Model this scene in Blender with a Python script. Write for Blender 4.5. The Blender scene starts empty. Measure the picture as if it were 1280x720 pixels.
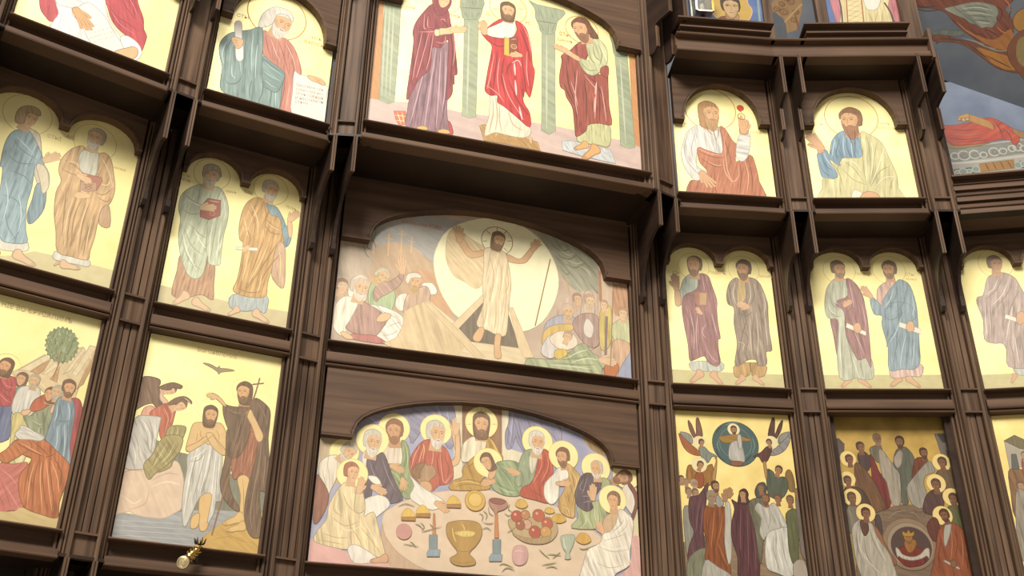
import bpy, math, random
from mathutils import Vector, Matrix
from mathutils.geometry import tessellate_polygon
random.seed(7)
sc = bpy.context.scene
col = sc.collection

# ------------------------------------------------------------ camera, world, lights
CAM_Z = 1.6
F_PX, PITCH, ROLL = 1282.365, 0.4878070, -0.0123679
cp, sp, cr, sr = math.cos(PITCH), math.sin(PITCH), math.cos(ROLL), math.sin(ROLL)
FWD = Vector((0, cp, sp)); UP0 = Vector((0, -sp, cp)); X0 = Vector((1, 0, 0))
RGT = cr * X0 - sr * UP0
UPV = sr * X0 + cr * UP0
cam_data = bpy.data.cameras.new('camera')
cam = bpy.data.objects.new('camera', cam_data)
col.objects.link(cam)
cam_data.sensor_width = 36.0
cam_data.lens = 36.0 * F_PX / 1280.0
cam_data.clip_end = 200
m = Matrix((RGT, UPV, -FWD)).transposed().to_4x4()
m.translation = Vector((0, 0, CAM_Z))
cam.matrix_world = m
sc.camera = cam

world = bpy.data.worlds.new('church_interior_light')
sc.world = world
world.use_nodes = True
bgn = world.node_tree.nodes['Background']
bgn.inputs[0].default_value = (1.0, 0.95, 0.86, 1)
bgn.inputs[1].default_value = 0.30

def area_light(name, loc, target, sx, sy, power, color):
    ld = bpy.data.lights.new(name, 'AREA')
    ld.shape = 'RECTANGLE'; ld.size = sx; ld.size_y = sy
    ld.energy = power; ld.color = color
    o = bpy.data.objects.new(name, ld); col.objects.link(o)
    o.location = loc
    d = Vector(target) - Vector(loc)
    o.rotation_euler = d.to_track_quat('-Z', 'Y').to_euler()
    return o
# tall daylight windows of the nave, high up behind the photographer
area_light('nave_window_light', (-4.5, -11.5, 17.0), (0.2, 7.2, 5.2), 8.0, 6.0, 7300, (1.0, 0.96, 0.88))
area_light('dome_window_light', (4.0, -9.0, 21.0), (0.5, 7.2, 5.0), 6.0, 5.0, 1500, (1.0, 0.97, 0.90))

sc.view_settings.view_transform = 'Standard'
sc.view_settings.look = 'None'
sc.view_settings.gamma = 1.0
sc.view_settings.use_curve_mapping = False
sc.view_settings.exposure = 0.0

# ------------------------------------------------------------ materials
def lin(c):
    c = c / 255.0
    return c / 12.92 if c <= 0.04045 else ((c + 0.055) / 1.055) ** 2.4
def rgb(h):
    h = h.lstrip('#')
    return (lin(int(h[0:2], 16)), lin(int(h[2:4], 16)), lin(int(h[4:6], 16)), 1.0)

def new_mat(name):
    mt = bpy.data.materials.new(name); mt.use_nodes = True
    nt = mt.node_tree
    return mt, nt, nt.nodes['Principled BSDF']

def wood(name, dark, light, scale, rough=0.58):
    mt, nt, b = new_mat(name)
    b.inputs['Specular IOR Level'].default_value = 0.22
    tc = nt.nodes.new('ShaderNodeTexCoord')
    mp = nt.nodes.new('ShaderNodeMapping'); mp.inputs['Scale'].default_value = scale
    n1 = nt.nodes.new('ShaderNodeTexNoise'); n1.inputs['Scale'].default_value = 1.0; n1.inputs['Detail'].default_value = 5
    n2 = nt.nodes.new('ShaderNodeTexNoise'); n2.inputs['Scale'].default_value = 1.7; n2.inputs['Detail'].default_value = 2
    rp = nt.nodes.new('ShaderNodeValToRGB')
    rp.color_ramp.elements[0].position = 0.3; rp.color_ramp.elements[0].color = rgb(dark)
    rp.color_ramp.elements[1].position = 0.72; rp.color_ramp.elements[1].color = rgb(light)
    oi = nt.nodes.new('ShaderNodeObjectInfo')
    mx = nt.nodes.new('ShaderNodeMath'); mx.operation = 'MULTIPLY_ADD'; mx.inputs[1].default_value = 0.14; mx.inputs[2].default_value = -0.07
    ad = nt.nodes.new('ShaderNodeMath'); ad.operation = 'ADD'
    a2 = nt.nodes.new('ShaderNodeMath'); a2.operation = 'MULTIPLY_ADD'; a2.inputs[1].default_value = 0.35
    s2 = nt.nodes.new('ShaderNodeMath'); s2.operation = 'SUBTRACT'; s2.inputs[1].default_value = 0.5
    L = nt.links.new
    L(tc.outputs['Object'], mp.inputs['Vector']); L(mp.outputs[0], n1.inputs['Vector'])
    L(tc.outputs['Object'], n2.inputs['Vector'])
    L(oi.outputs['Random'], mx.inputs[0]); L(n1.outputs['Fac'], ad.inputs[0]); L(mx.outputs[0], ad.inputs[1])
    L(n2.outputs['Fac'], s2.inputs[0]); L(s2.outputs[0], a2.inputs[0]); L(ad.outputs[0], a2.inputs[2])
    L(a2.outputs[0], rp.inputs['Fac']); L(rp.outputs['Color'], b.inputs['Base Color'])
    b.inputs['Roughness'].default_value = rough
    bp = nt.nodes.new('ShaderNodeBump'); bp.inputs['Strength'].default_value = 0.12; bp.inputs['Distance'].default_value = 0.01
    L(n1.outputs['Fac'], bp.inputs['Height']); L(bp.outputs[0], b.inputs['Normal'])
    return mt
WOODV = wood('walnut_vertical_grain', '#3f2e23', '#6f5744', (26, 26, 1.1))
WOODH = wood('walnut_horizontal_grain', '#49362a', '#644c3a', (0.9, 0.9, 22))
WOODD = wood('shade_darkened_walnut', '#261b15', '#392a21', (1.6, 1.6, 9), 0.5)  # walnut with the shade of the soffits put into its colour

def paint_material():
    mt, nt, b = new_mat('tempera_paint')
    L = nt.links.new
    ca = nt.nodes.new('ShaderNodeAttribute'); ca.attribute_name = 'Pigment'
    fa = nt.nodes.new('ShaderNodeAttribute'); fa.attribute_name = 'Folds'
    uv = nt.nodes.new('ShaderNodeUVMap'); uv.uv_map = 'Drape'
    n1 = nt.nodes.new('ShaderNodeTexNoise'); n1.inputs['Scale'].default_value = 1.0
    n1.inputs['Detail'].default_value = 2.0; n1.inputs['Roughness'].default_value = 0.55; n1.inputs['Distortion'].default_value = 0.25
    L(uv.outputs[0], n1.inputs['Vector'])
    rp = nt.nodes.new('ShaderNodeValToRGB'); cr_ = rp.color_ramp
    cr_.elements[0].position = 0.32; cr_.elements[0].color = (0.60, 0.60, 0.60, 1)
    cr_.elements[1].position = 0.70; cr_.elements[1].color = (1.32, 1.32, 1.30, 1)
    e = cr_.elements.new(0.43); e.color = (0.90, 0.90, 0.90, 1)
    e = cr_.elements.new(0.56); e.color = (1.02, 1.02, 1.02, 1)
    n3 = nt.nodes.new('ShaderNodeTexNoise'); n3.inputs['Scale'].default_value = 2.7; n3.inputs['Detail'].default_value = 1.0; n3.inputs['Distortion'].default_value = 0.4
    L(uv.outputs[0], n3.inputs['Vector'])
    ad = nt.nodes.new('ShaderNodeMath'); ad.operation = 'MULTIPLY_ADD'; ad.inputs[1].default_value = 0.36; ad.inputs[2].default_value = -0.18
    a2 = nt.nodes.new('ShaderNodeMath'); a2.operation = 'ADD'
    L(n3.outputs['Fac'], ad.inputs[0]); L(ad.outputs[0], a2.inputs[0]); L(n1.outputs['Fac'], a2.inputs[1])
    L(a2.outputs[0], rp.inputs['Fac'])
    mx = nt.nodes.new('ShaderNodeMix'); mx.data_type = 'RGBA'; mx.blend_type = 'MULTIPLY'
    L(fa.outputs['Fac'], mx.inputs[0]); L(ca.outputs['Color'], mx.inputs[6]); L(rp.outputs['Color'], mx.inputs[7])
    tc = nt.nodes.new('ShaderNodeTexCoord')
    n2 = nt.nodes.new('ShaderNodeTexNoise'); n2.inputs['Scale'].default_value = 14; n2.inputs['Detail'].default_value = 4
    L(tc.outputs['Object'], n2.inputs['Vector'])
    mr = nt.nodes.new('ShaderNodeMapRange'); mr.inputs[3].default_value = 0.86; mr.inputs[4].default_value = 1.12
    L(n2.outputs['Fac'], mr.inputs[0])
    m2 = nt.nodes.new('ShaderNodeMix'); m2.data_type = 'RGBA'; m2.blend_type = 'MULTIPLY'; m2.inputs[0].default_value = 1
    L(mx.outputs[2], m2.inputs[6]); L(mr.outputs[0], m2.inputs[7])
    L(m2.outputs[2], b.inputs['Base Color'])
    b.inputs['Roughness'].default_value = 0.45
    b.inputs['Specular IOR Level'].default_value = 0.3
    return mt
PAINT = paint_material()

def gold_material(name, c0, c1, rough=0.42, metal=0.25):
    mt, nt, b = new_mat(name); L = nt.links.new
    tc = nt.nodes.new('ShaderNodeTexCoord')
    n2 = nt.nodes.new('ShaderNodeTexNoise'); n2.inputs['Scale'].default_value = 5; n2.inputs['Detail'].default_value = 6
    L(tc.outputs['Object'], n2.inputs['Vector'])
    rp = nt.nodes.new('ShaderNodeValToRGB')
    rp.color_ramp.elements[0].position = 0.3; rp.color_ramp.elements[0].color = rgb(c0)
    rp.color_ramp.elements[1].position = 0.7; rp.color_ramp.elements[1].color = rgb(c1)
    L(n2.outputs['Fac'], rp.inputs['Fac']); L(rp.outputs[0], b.inputs['Base Color'])
    b.inputs['Roughness'].default_value = rough; b.inputs['Metallic'].default_value = metal
    return mt
GOLD = gold_material('gold_leaf', '#efdd96', '#f6e9ac')
GOLDD = gold_material('darker_gold_leaf', '#d6bb70', '#ead48c')  # darker gold ground for two lower right panels

# ------------------------------------------------------------ object helpers
def tag(o, label=None, cat=None, group=None, kind=None):
    if label: o['label'] = label
    if cat: o['category'] = cat
    if group: o['group'] = group
    if kind: o['kind'] = kind
    return o
def empty(name, loc):
    o = bpy.data.objects.new(name, None); col.objects.link(o)
    o.location = loc; o.empty_display_size = 0.05
    return o

class MB:
    def __init__(s): s.v = []; s.f = []
    def add(s, vs, fs):
        k = len(s.v); s.v += [tuple(p) for p in vs]; s.f += [tuple(i + k for i in f) for f in fs]
    def loft(s, loops, closed=False, cap=True):
        n = len(loops[0]); k = len(s.v)
        for lp in loops: s.v += [tuple(p) for p in lp]
        for a in range(len(loops) - 1):
            for i in range(n):
                j = (i + 1) % n
                s.f.append((k + a*n + i, k + a*n + j, k + (a+1)*n + j, k + (a+1)*n + i))
        if cap:
            s.cap([Vector(p) for p in loops[0]], k, False); s.cap([Vector(p) for p in loops[-1]], k + (len(loops)-1)*n, True)
    def cap(s, lp, k, flip):
        if len(lp) == 4: t = [(0, 1, 2, 3)]
        else: t = [tuple(q) for q in tessellate_polygon([lp])]
        for q in t: s.f.append(tuple(k + i for i in (q if flip else q[::-1])))
    def build(s, name, mat, parent=None, origin=None, smooth=False):
        me = bpy.data.meshes.new(name)
        org = Vector(origin) if origin is not None else Vector((0, 0, 0))
        if parent is not None and origin is None: org = PARENT_ORG.get(parent.name, Vector((0, 0, 0)))
        me.from_pydata([tuple(Vector(p) - org) for p in s.v], [], s.f)
        me.validate(); me.update()
        import bmesh
        bm = bmesh.new(); bm.from_mesh(me); bmesh.ops.recalc_face_normals(bm, faces=bm.faces[:]); bm.to_mesh(me); bm.free()
        if smooth:
            for p in me.polygons: p.use_smooth = True
        me.materials.append(mat)
        o = bpy.data.objects.new(name, me); col.objects.link(o)
        if parent is not None: o.parent = parent
        else: o.location = org
        PARENT_ORG[o.name] = org
        return o
PARENT_ORG = {}

class Frame:
    """vertical plane through two plan points; u along it, n out towards the nave, z up"""
    def __init__(s, a, b):
        s.a = Vector((a[0], a[1])); d = Vector((b[0], b[1])) - s.a
        s.W = d.length; s.t = d / s.W; s.nv = Vector((s.t.y, -s.t.x))
    def P(s, u, n, z):
        q = s.a + s.t * u + s.nv * n
        return Vector((q.x, q.y, z + CAM_Z))
    def pt(s, u, n):
        return s.a + s.t * u + s.nv * n
    def unproject(s, px, py, n0):
        d = FWD * F_PX + RGT * (px - 640) + UPV * (360 - py)
        o = s.a + s.nv * n0
        k = (o.x * s.nv.x + o.y * s.nv.y) / (d.x * s.nv.x + d.y * s.nv.y)
        P = d * k
        return ((P.x - s.a.x) * s.t.x + (P.y - s.a.y) * s.t.y, P.z)
def fbox(mb, F, u0, u1, n0, n1, z0, z1):
    mb.loft([[F.P(u0, n0, z0), F.P(u1, n0, z0), F.P(u1, n1, z0), F.P(u0, n1, z0)],
             [F.P(u0, n0, z1), F.P(u1, n0, z1), F.P(u1, n1, z1), F.P(u0, n1, z1)]])
def fprof_u(mb, F, prof, u0, u1):          # profile (n, z) run along the rail
    mb.loft([[F.P(u0, n, z) for n, z in prof], [F.P(u1, n, z) for n, z in prof]])
def fprof_z(mb, F, prof, z0, z1):          # profile (u, n) run up the post
    mb.loft([[F.P(u, n, z0) for u, n in prof], [F.P(u, n, z1) for u, n in prof]])
def fplate(mb, F, poly, n0, n1):           # outline (u, z) with thickness
    mb.loft([[F.P(u, n0, z) for u, z in poly], [F.P(u, n1, z) for u, z in poly]])
# ------------------------------------------------------------ plan of the screen
R10 = math.radians(10)
E2 = {('L1','L'): (-3.536, 5.479), ('L1','R'): (-2.676, 6.075), ('L2','L'): (-2.418, 6.257), ('L2','R'): (-1.594, 6.657),
      ('C','L'): (-1.318, 6.832), ('C','R'): (0.988, 7.500), ('R1','L'): (1.312, 7.566), ('R1','R'): (2.234, 7.648),
      ('R2','L'): (2.549, 7.648), ('R2','R'): (3.506, 7.619), ('R3','L'): (3.819, 7.607),
      ('R3','R'): (3.819 + .93*math.cos(R10), 7.607 - .93*math.sin(R10))}
LAT = {('L1','R'): -.021, ('L2','L'): .025, ('L2','R'): .004, ('C','L'): .043, ('C','R'): -.022, ('R1','L'): .06, ('R1','R'): -.019, ('R2','L'): .017, ('R2','R'): -.05}
BAYS = ['L1', 'L2', 'C', 'R1', 'R2', 'R3']
PW, PC = .384, .529            # how far the upper tier stands out over the lower one
F2 = {b: Frame(E2[b,'L'], E2[b,'R']) for b in BAYS}
F3 = {}
for b in BAYS:
    f = F2[b]; p = PC if b == 'C' else PW
    F3[b] = Frame(f.pt(LAT.get((b,'L'), 0), p), f.pt(f.W + LAT.get((b,'R'), 0), p))
ang = math.radians(39.5)
a0 = (E2['L1','L'][0] - .316*math.cos(ang), E2['L1','L'][1] - .316*math.sin(ang))
ang2 = math.radians(-14)
b9 = (E2['R3','R'][0] + .316*math.cos(ang2), E2['R3','R'][1] + .316*math.sin(ang2))
NEIGH = [(None,'L1'), ('L1','L2'), ('L2','C'), ('C','R1'), ('R1','R2'), ('R2','R3'), ('R3',None)]
def post_frames(l, r):
    if l is None:
        f2 = Frame(a0, E2['L1','L']); q = F3['L1'].a; return f2, Frame((q.x - .316*math.cos(ang), q.y - .316*math.sin(ang)), q)
    if r is None:
        f2 = Frame(E2['R3','R'], b9); q = F3['R3'].pt(F3['R3'].W, 0); return f2, Frame(q, (q.x + .316*math.cos(ang2), q.y + .316*math.sin(ang2)))
    q0 = F3[l].pt(F3[l].W, 0); q1 = F3[r].a
    return Frame(E2[l,'R'], E2[r,'L']), Frame(q0, q1)
Z1R, Z1B, Z1T, Z2B = 1.405, 1.567, 2.985, 3.179
Z3R, Z3B = 4.600, 4.750
Z4R, Z4T = 6.02, 6.39
FLOOR = -CAM_Z
PN = -0.085                     # paintings lie this far behind the face of the frames

screen = empty('icon_screen', (0, 7.3, 0)); PARENT_ORG[screen.name] = Vector((0, 7.3, 0))
tag(screen, 'tall dark walnut church screen of posts, rails, arches and brackets holding the gold icons', 'screen')

# ------------------------------------------------------------ posts
def chamfer_bar(s0, s1, nb, nf, c=.006):
    return [(s0, nb), (s1, nb), (s1, nf - c), (s1 - c, nf), (s0 + c, nf), (s0, nf - c)]
def make_post(F, z0, z1, cross=(), name='pilaster', planks=3, boxes=()):
    k = F.W / .316
    body = MB()
    fprof_z(body, F, [(-.045, PN - .06), (F.W + .045, PN - .06), (F.W + .045, PN - .0215), (-.045, PN - .0215)], z0, z1)
    o = body.build(name, WOODD, screen)
    for side in (0, 1):
        mbm = MB()
        for s0, s1, nf in ((.0006, .020, -.055), (.025, .043, -.030), (.048, .060, -.012), (.0635, .089, .02)):
            q0, q1 = s0*k, s1*k
            if side: q0, q1 = F.W - q1, F.W - q0
            fprof_z(mbm, F, chamfer_bar(q0, q1, PN - .0215, nf), z0, z1)
        mbm.build('moulding', WOODV, o)
    pl = MB(); s = .089*k; w = (F.W - 2*s) / planks
    for i in range(planks):
        fprof_z(pl, F, chamfer_bar(s + i*w + .003, s + (i+1)*w - .003, PN - .0215, -.022 - (.006 if i == 1 else 0), .004), z0, z1)
    pl.build('plank_panel', WOODV, o)
    for za, zb in boxes:
        c = MB(); fbox(c, F, .090*k, F.W - .090*k, -.023, -.016, za, zb); c.build('box_panel', WOODV, o)
    for zc in cross:
        c = MB(); fbox(c, F, .089*k, F.W - .089*k, -.02, .012, zc - .014, zc)
        c.build('crosspiece', WOODH, o)
    return o

def stile_pts(f2, f3):
    res = []
    for s in (.076, None):
        k2 = f2.W / .316; k3 = f3.W / .316
        if s: res.append((f2.pt(.076*k2, 0), f3.pt(.076*k3, 0)))
        else: res.append((f2.pt(f2.W - .076*k2, 0), f3.pt(f3.W - .076*k3, 0)))
    return res

def bracket(parent, A, B, zt, zb, zf, th=.030):
    """curved board carrying the upper stile: front hangs from zt to zb, then sweeps back to a foot at zf"""
    f = Frame(A, B); d = f.W
    def plate(poly, t, mat, name, par):
        mb = MB()
        mb.loft([[f.P(u, -t/2, z) for u, z in poly], [f.P(u, t/2, z) for u, z in poly]])
        return mb.build(name, mat, par)
    fr = d + .014
    poly = [(-.01, zt), (fr, zt), (fr, zb), (fr - .035, zb)]
    n = 10; r_u = fr - .035 - .075; z_end = zf + .085
    r_z = zb + .02 - z_end
    for i in range(n + 1):
        a = math.pi/2 * i / n
        poly.append((fr - .035 - r_u*math.sin(a), zb + .02 - r_z*(1 - math.cos(a))))
    poly.append((.06, zf + .08)); poly.append((-.01, zf + .08))
    o = plate(poly, th*.8, WOODD, 'bracket', parent)
    mb = MB()
    for s in (-1, 1):
        c = s*th*.29
        mb.loft([[f.P(fr - .004, c - th*.2, z), f.P(fr + .012, c - th*.2, z), f.P(fr + .012, c + th*.2, z), f.P(fr - .004, c + th*.2, z)] for z in (zb - .004, zt)])
    mb.build('front_bead', WOODV, o)
    ft = [(-.01, zf + .085), (.085, zf + .085), (.085, zf + .035), (.06, zf), (-.01, zf)]
    plate(ft, th*1.05, WOODD, 'bracket_foot', o)
    return o

def small_bracket(parent, A, nv, zt, z1, z2, z3, z4, p=.30, th=.03):
    """two stepped bracket under the top cornice"""
    f = Frame(A, A + nv); 
    def plate(poly, t, mat, name, par):
        mb = MB()
        mb.loft([[f.P(u, -t/2, z) for u, z in poly], [f.P(u, t/2, z) for u, z in poly]])
        return mb.build(name, mat, par)
    poly = [(0, zt), (p, zt), (p, z1), (p - .03, z1)]
    for i in range(7):
        a = math.pi/2*i/6
        poly.append((p - .03 - (p - .15)*math.sin(a), z1 - (z1 - z2 - .02)*(1 - math.cos(a))))
    poly += [(.12, z2), (.12, z3), (.075, z4), (0, z4)]
    o = plate(poly, th*.8, WOODD, 'bracket', parent)
    mb = MB()
    for s in (-1, 1):
        c = s*th*.29
        for u, za, zb in ((p, z1, zt), (.12, z3, z2)):
            mb.loft([[f.P(u - .003, c - th*.2, z), f.P(u + .012, c - th*.2, z), f.P(u + .012, c + th*.2, z), f.P(u - .003, c + th*.2, z)] for z in (za, zb)])
    mb.build('front_bead', WOODV, o)
    return o

def quad_board(corners, th, name, parent, mat=WOODD):
    mb = MB(); up = Vector((0, 0, th))
    mb.loft([[c for c in corners], [c + up for c in corners]])
    return mb.build(name, mat, parent)

PN4 = .30
for i, (l, r) in enumerate(NEIGH):
    f2, f3 = post_frames(l, r)
    centre = ('C' in (l, r))
    z3r = Z3R + (.03 if centre else 0)
    # lowest stretch, mostly below the picture, stands back under the icons of the first tier
    F0 = Frame(f2.pt(0, -.34), f2.pt(f2.W, -.34))
    lo = make_post(F0, FLOOR, Z1R)
    po = make_post(f2, Z1R, z3r, (Z1B, Z1T, Z2B, Z1R + .012), boxes=((Z1T, Z2B - .014), (Z1R + .012, Z1B - .014)))
    for A, B in stile_pts(F0, f2):
        bracket(lo, A, B, Z1R, Z1R - .39, Z1R - .75)
    quad_board([F0.P(-.05, -.05, Z1R), F0.P(f2.W + .05, -.05, Z1R), f2.P(f2.W - .03, .018, Z1R), f2.P(.03, .018, Z1R)], .02, 'post_soffit', po)
    zt3 = 7.4 if l in (None, 'L1', 'L2', 'C') else Z4T - .10
    if r is None or l == 'R2':
        zt3 = Z4R + .12 if l == 'R2' else Z3B + .22
    zz = Z3B + (.03 if centre else 0)
    up = make_post(f3, z3r, zt3, (zz, z3r + .014), planks=1, boxes=((z3r + .014, zz - .014),))
    zb = Z3R - .395 + (.11 if centre else 0)
    for A, B in stile_pts(f2, f3):
        bracket(po, A, B, z3r, zb, 3.845)
    quad_board([f2.P(-.02, -.05, z3r), f2.P(f2.W + .02, -.05, z3r), f3.P(f3.W - .03, .018, z3r), f3.P(.03, .018, z3r)], .02, 'post_soffit', up)
    # brackets under the next storey
    k3 = f3.W / .316
    for j, s in enumerate((.076*k3, f3.W - .076*k3)):
        A = f3.pt(s, 0)
        if r is None: continue
        if l in ('R1', 'R2'): small_bracket(up, A, f3.nv, Z4R + .02, 5.62, 5.58, 5.36, 5.32)
        elif l == 'C': small_bracket(up, A, f3.nv, 7.3, 6.36, 6.32, 6.09, 6.05)
        elif l == 'L2': small_bracket(up, A, f3.nv, 7.3, 6.36, 6.32, 6.09, 6.05)
        else: small_bracket(up, A, f3.nv, 6.4, 5.64, 5.60, 5.38, 5.34)

# ------------------------------------------------------------ rails, soffits, boards of each bay
def mid_rail(F, zt, zb):
    W = F.W; u0, u1 = -.024, W + .024
    mb = MB(); fprof_u(mb, F, [(PN - .03, zb), (-.055, zb), (-.022, zb + .05), (-.024, zb + .108), (-.074, zb + .116), (-.078, zt - .014), (PN - .03, zt - .014)], u0, u1)
    o = mb.build('rail', WOODH, screen)
    mb = MB(); fprof_u(mb, F, [(PN - .03, zt - .014), (.004, zt - .016), (.010, zt - .010), (.008, zt - .003), (PN - .03, zt)], u0, u1)
    mb.build('sill_ledge', WOODH, o)
    mb = MB()
    fprof_u(mb, F, [(-.055, zb + .022), (-.006, zb + .024), (.0, zb + .032), (-.004, zb + .040), (-.055, zb + .044)], u0, u1)
    fprof_u(mb, F, [(PN - .03, zb - .004), (-.012, zb - .004), (-.006, zb + .004), (-.010, zb + .011), (PN - .03, zb + .014)], u0, u1)
    mb.build('bead', WOODH, o)
    return o
def jut_rail(F, zt, zb, name='rail'):
    W = F.W; u0, u1 = -.024, W + .024
    mb = MB(); fprof_u(mb, F, [(PN - .04, zb), (-.006, zb), (-.008, zb + .046), (-.060, zb + .052), (-.085, zb + .075), (-.090, zt - .014), (PN - .04, zt - .014)], u0, u1)
    o = mb.build(name, WOODH, screen)
    mb = MB(); fprof_u(mb, F, [(PN - .03, zt - .014), (.006, zt - .016), (.012, zt - .010), (.009, zt - .003), (PN - .03, zt)], u0, u1)
    mb.build('sill_ledge', WOODH, o)
    mb = MB(); fprof_u(mb, F, [(PN - .03, zb - .012), (.010, zb - .012), (.014, zb - .004), (.008, zb + .003), (PN - .03, zb + .003)], u0, u1)
    mb.build('bead', WOODH, o)
    return o

def offset_line(pts, d):
    out = []
    for i, p in enumerate(pts):
        a = Vector(pts[max(i-1, 0)]); b = Vector(pts[min(i+1, len(pts)-1)])
        t = (b - a).normalized(); out.append((p[0] - t.y*d, p[1] + t.x*d))
    return out
def arch_board(F, arch, ztop, n0=None, n1=-.022, name='arch_board'):
    """board filling the head of a bay; arch is the open edge, left to right (u, z)"""
    n0 = PN + .001 if n0 is None else n0
    u0, u1 = -.004, F.W + .004
    poly = [(u0, ztop), (u0, arch[0][1])] + list(arch) + [(u1, arch[-1][1]), (u1, ztop)]
    mb = MB(); fplate(mb, F, poly, n0, n1)
    o = mb.build(name, WOODH, screen)
    full = [(u0, arch[0][1])] + list(arch) + [(u1, arch[-1][1])]
    tr = MB()
    for d0, d1, nf in ((.0, .014, n1 + .014), (.019, .029, n1 + .007)):
        a = offset_line(full, d0); b = offset_line(full, d1)
        for i in range(len(a) - 1):
            q = [a[i], a[i+1], b[i+1], b[i]]
            tr.loft([[F.P(u, n1 - .004, z) for u, z in q], [F.P(u, nf, z) for u, z in q]])
    tr.build('arch_trim', WOODH, o)
    return o
def ell(cx, cz, rx, rz, a0, a1, n=14):
    return [(cx + rx*math.cos(math.radians(a0 + (a1-a0)*i/n)), cz + rz*math.sin(math.radians(a0 + (a1-a0)*i/n))) for i in range(n+1)]
def double_arch(W):
    e = .030; ph = .034; zs = 4.302; rx = (W/2 - ph - e)/2; z0 = zs + .012; rz = 4.487 - z0
    return [(e, zs)] + ell(e + rx, z0, rx, rz, 180, 0) + [(W/2 - ph, zs), (W/2 + ph, zs)] + ell(W - e - rx, z0, rx, rz, 180, 0) + [(W - e, zs)]
def single_arch(W):
    e = .085; zs = 5.515
    return [(e, zs)] + ell(W/2, zs + .035, W/2 - e, .375, 180, 0, 22) + [(W - e, zs)]
def ear_arch(W, zs, zp):
    h = zp - zs; L = [(.215, 0), (.222, .12), (.245, .30), (.285, .43), (.345, .54), (.42, .635), (.52, .73), (.66, .83), (.82, .915), (1.0, .975)]
    left = [(u*W/2.4, zs + h*q) for u, q in L]
    return left + [(W/2, zp)] + [(W - u, z) for u, z in left[::-1]]

for b in BAYS:
    f2, f3 = F2[b], F3[b]; C = b == 'C'
    z3r = Z3R + (.045 if C else 0); z3b = Z3B + (.055 if C else 0)
    F0 = Frame(f2.pt(0, -.34), f2.pt(f2.W, -.34))
    mb = MB(); fbox(mb, F0, -.13, F0.W + .13, PN - .09, PN - .062, FLOOR, Z1R - .001); mb.build('lower_panel', WOODD, screen)
    quad_board([F0.P(-.13, PN - .089, Z1R), F0.P(F0.W + .13, PN - .089, Z1R), f2.P(f2.W + .045, -.012, Z1R - .001), f2.P(-.045, -.012, Z1R - .001)], .018, 'soffit_board', screen)
    jut_rail(f2, Z1B, Z1R)
    mid_rail(f2, Z2B, Z1T)
    quad_board([f2.P(-.03, PN - .02, z3r - .002), f2.P(f2.W + .03, PN - .02, z3r - .002), f3.P(f3.W + .045, -.012, z3r - .012), f3.P(-.045, -.012, z3r - .012)], .018, 'soffit_board', screen)
    if C:
        arch_board(f2, ear_arch(f2.W, 4.07, 4.492), z3r)
        arch_board(f2, ear_arch(f2.W, 2.455, 2.825), Z1T, n1=-.030)
        arch_board(f3, ear_arch(f3.W, 6.10, 6.56), 7.4)
        jut_rail(f3, z3b, z3r)
    else:
        arch_board(f2, double_arch(f2.W), z3r)
        if b != 'R3':
            jut_rail(f3, z3b, z3r)
            arch_board(f3, single_arch(f3.W), Z4R if b in ('R1', 'R2') else 7.2)
# top cornice over the right hand bays
F4 = {}
for b in ('R1', 'R2'):
    f3 = F3[b]
    F4[b] = Frame(f3.pt(0, PN4), f3.pt(f3.W, PN4))
pm = F4['R1'].pt(F4['R1'].W, 0); pn_ = F4['R2'].a
def cornice(F, u0, u1, zb, parent=screen, lips=True):
    mb = MB(); fprof_u(mb, F, [(-.10, zb), (-.008, zb), (-.010, zb + .066), (-.045, zb + .078), (-.045, zb + .175), (-.10, zb + .175)], u0, u1)
    o = mb.build('cornice', WOODH, parent)
    mb = MB()
    fprof_u(mb, F, [(-.10, zb + .176), (.010, zb + .176), (.018, zb + .184), (.014, zb + .196), (-.10, zb + .200)], u0, u1)
    mb.build('ledge', WOODH, o); mb = MB()
    fprof_u(mb, F, [(-.10, zb - .010), (.012, zb - .010), (.016, zb - .002), (.010, zb + .006), (-.10, zb + .006)], u0, u1)
    mb.build('ledge', WOODH, o)
    return o
cornice(F4['R1'], -.02, F4['R1'].W + .02, Z4R)
Fg = Frame(pm, pn_); cornice(Fg, -.01, Fg.W + .01, Z4R)
cornice(F4['R2'], -.02, F4['R2'].W + .20, Z4R)
for b, u0, u1 in (('R1', 0.03, F4['R1'].W - .01), ('R2', .05, F4['R2'].W + .03)):
    F = F4[b]; f3 = F3[b]
    quad_board([f3.P(-.02, PN, Z4R - .002), f3.P(f3.W + (.3 if b == 'R2' else .3), PN, Z4R - .002), F.P(F.W + (.2 if b == 'R2' else .3), -.01, Z4R - .002), F.P(-.02, -.01, Z4R - .002)], .018, 'soffit_board', screen)
    mb = MB(); fbox(mb, F, u0, u1, -.30, -.045, Z4R + .201, Z4R + .275)
    o = mb.build('cornice_box', WOODH, screen)
    mb = MB(); fbox(mb, F, u0 - .01, u1 + .01, -.31, .0, Z4R + .276, Z4R + .290); mb.build('ledge', WOODH, o)
    mb = MB(); fbox(mb, F, u0, u1, -.30, -.03, Z4R + .2905, Z4R + .345); mb.build('riser', WOODH, o)
    mb = MB(); fbox(mb, F, u0 - .03, u1 + .03, -.33, .035, Z4R + .346, Z4R + .362)
    mb.build('ledge', WOODH, o)
mb = MB(); fbox(mb, F4['R2'], F4['R2'].W + .20, F4['R2'].W + .225, -.32, .02, Z4R - .03, Z4R + .30); mb.build('cornice_return', WOODV, screen)
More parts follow.
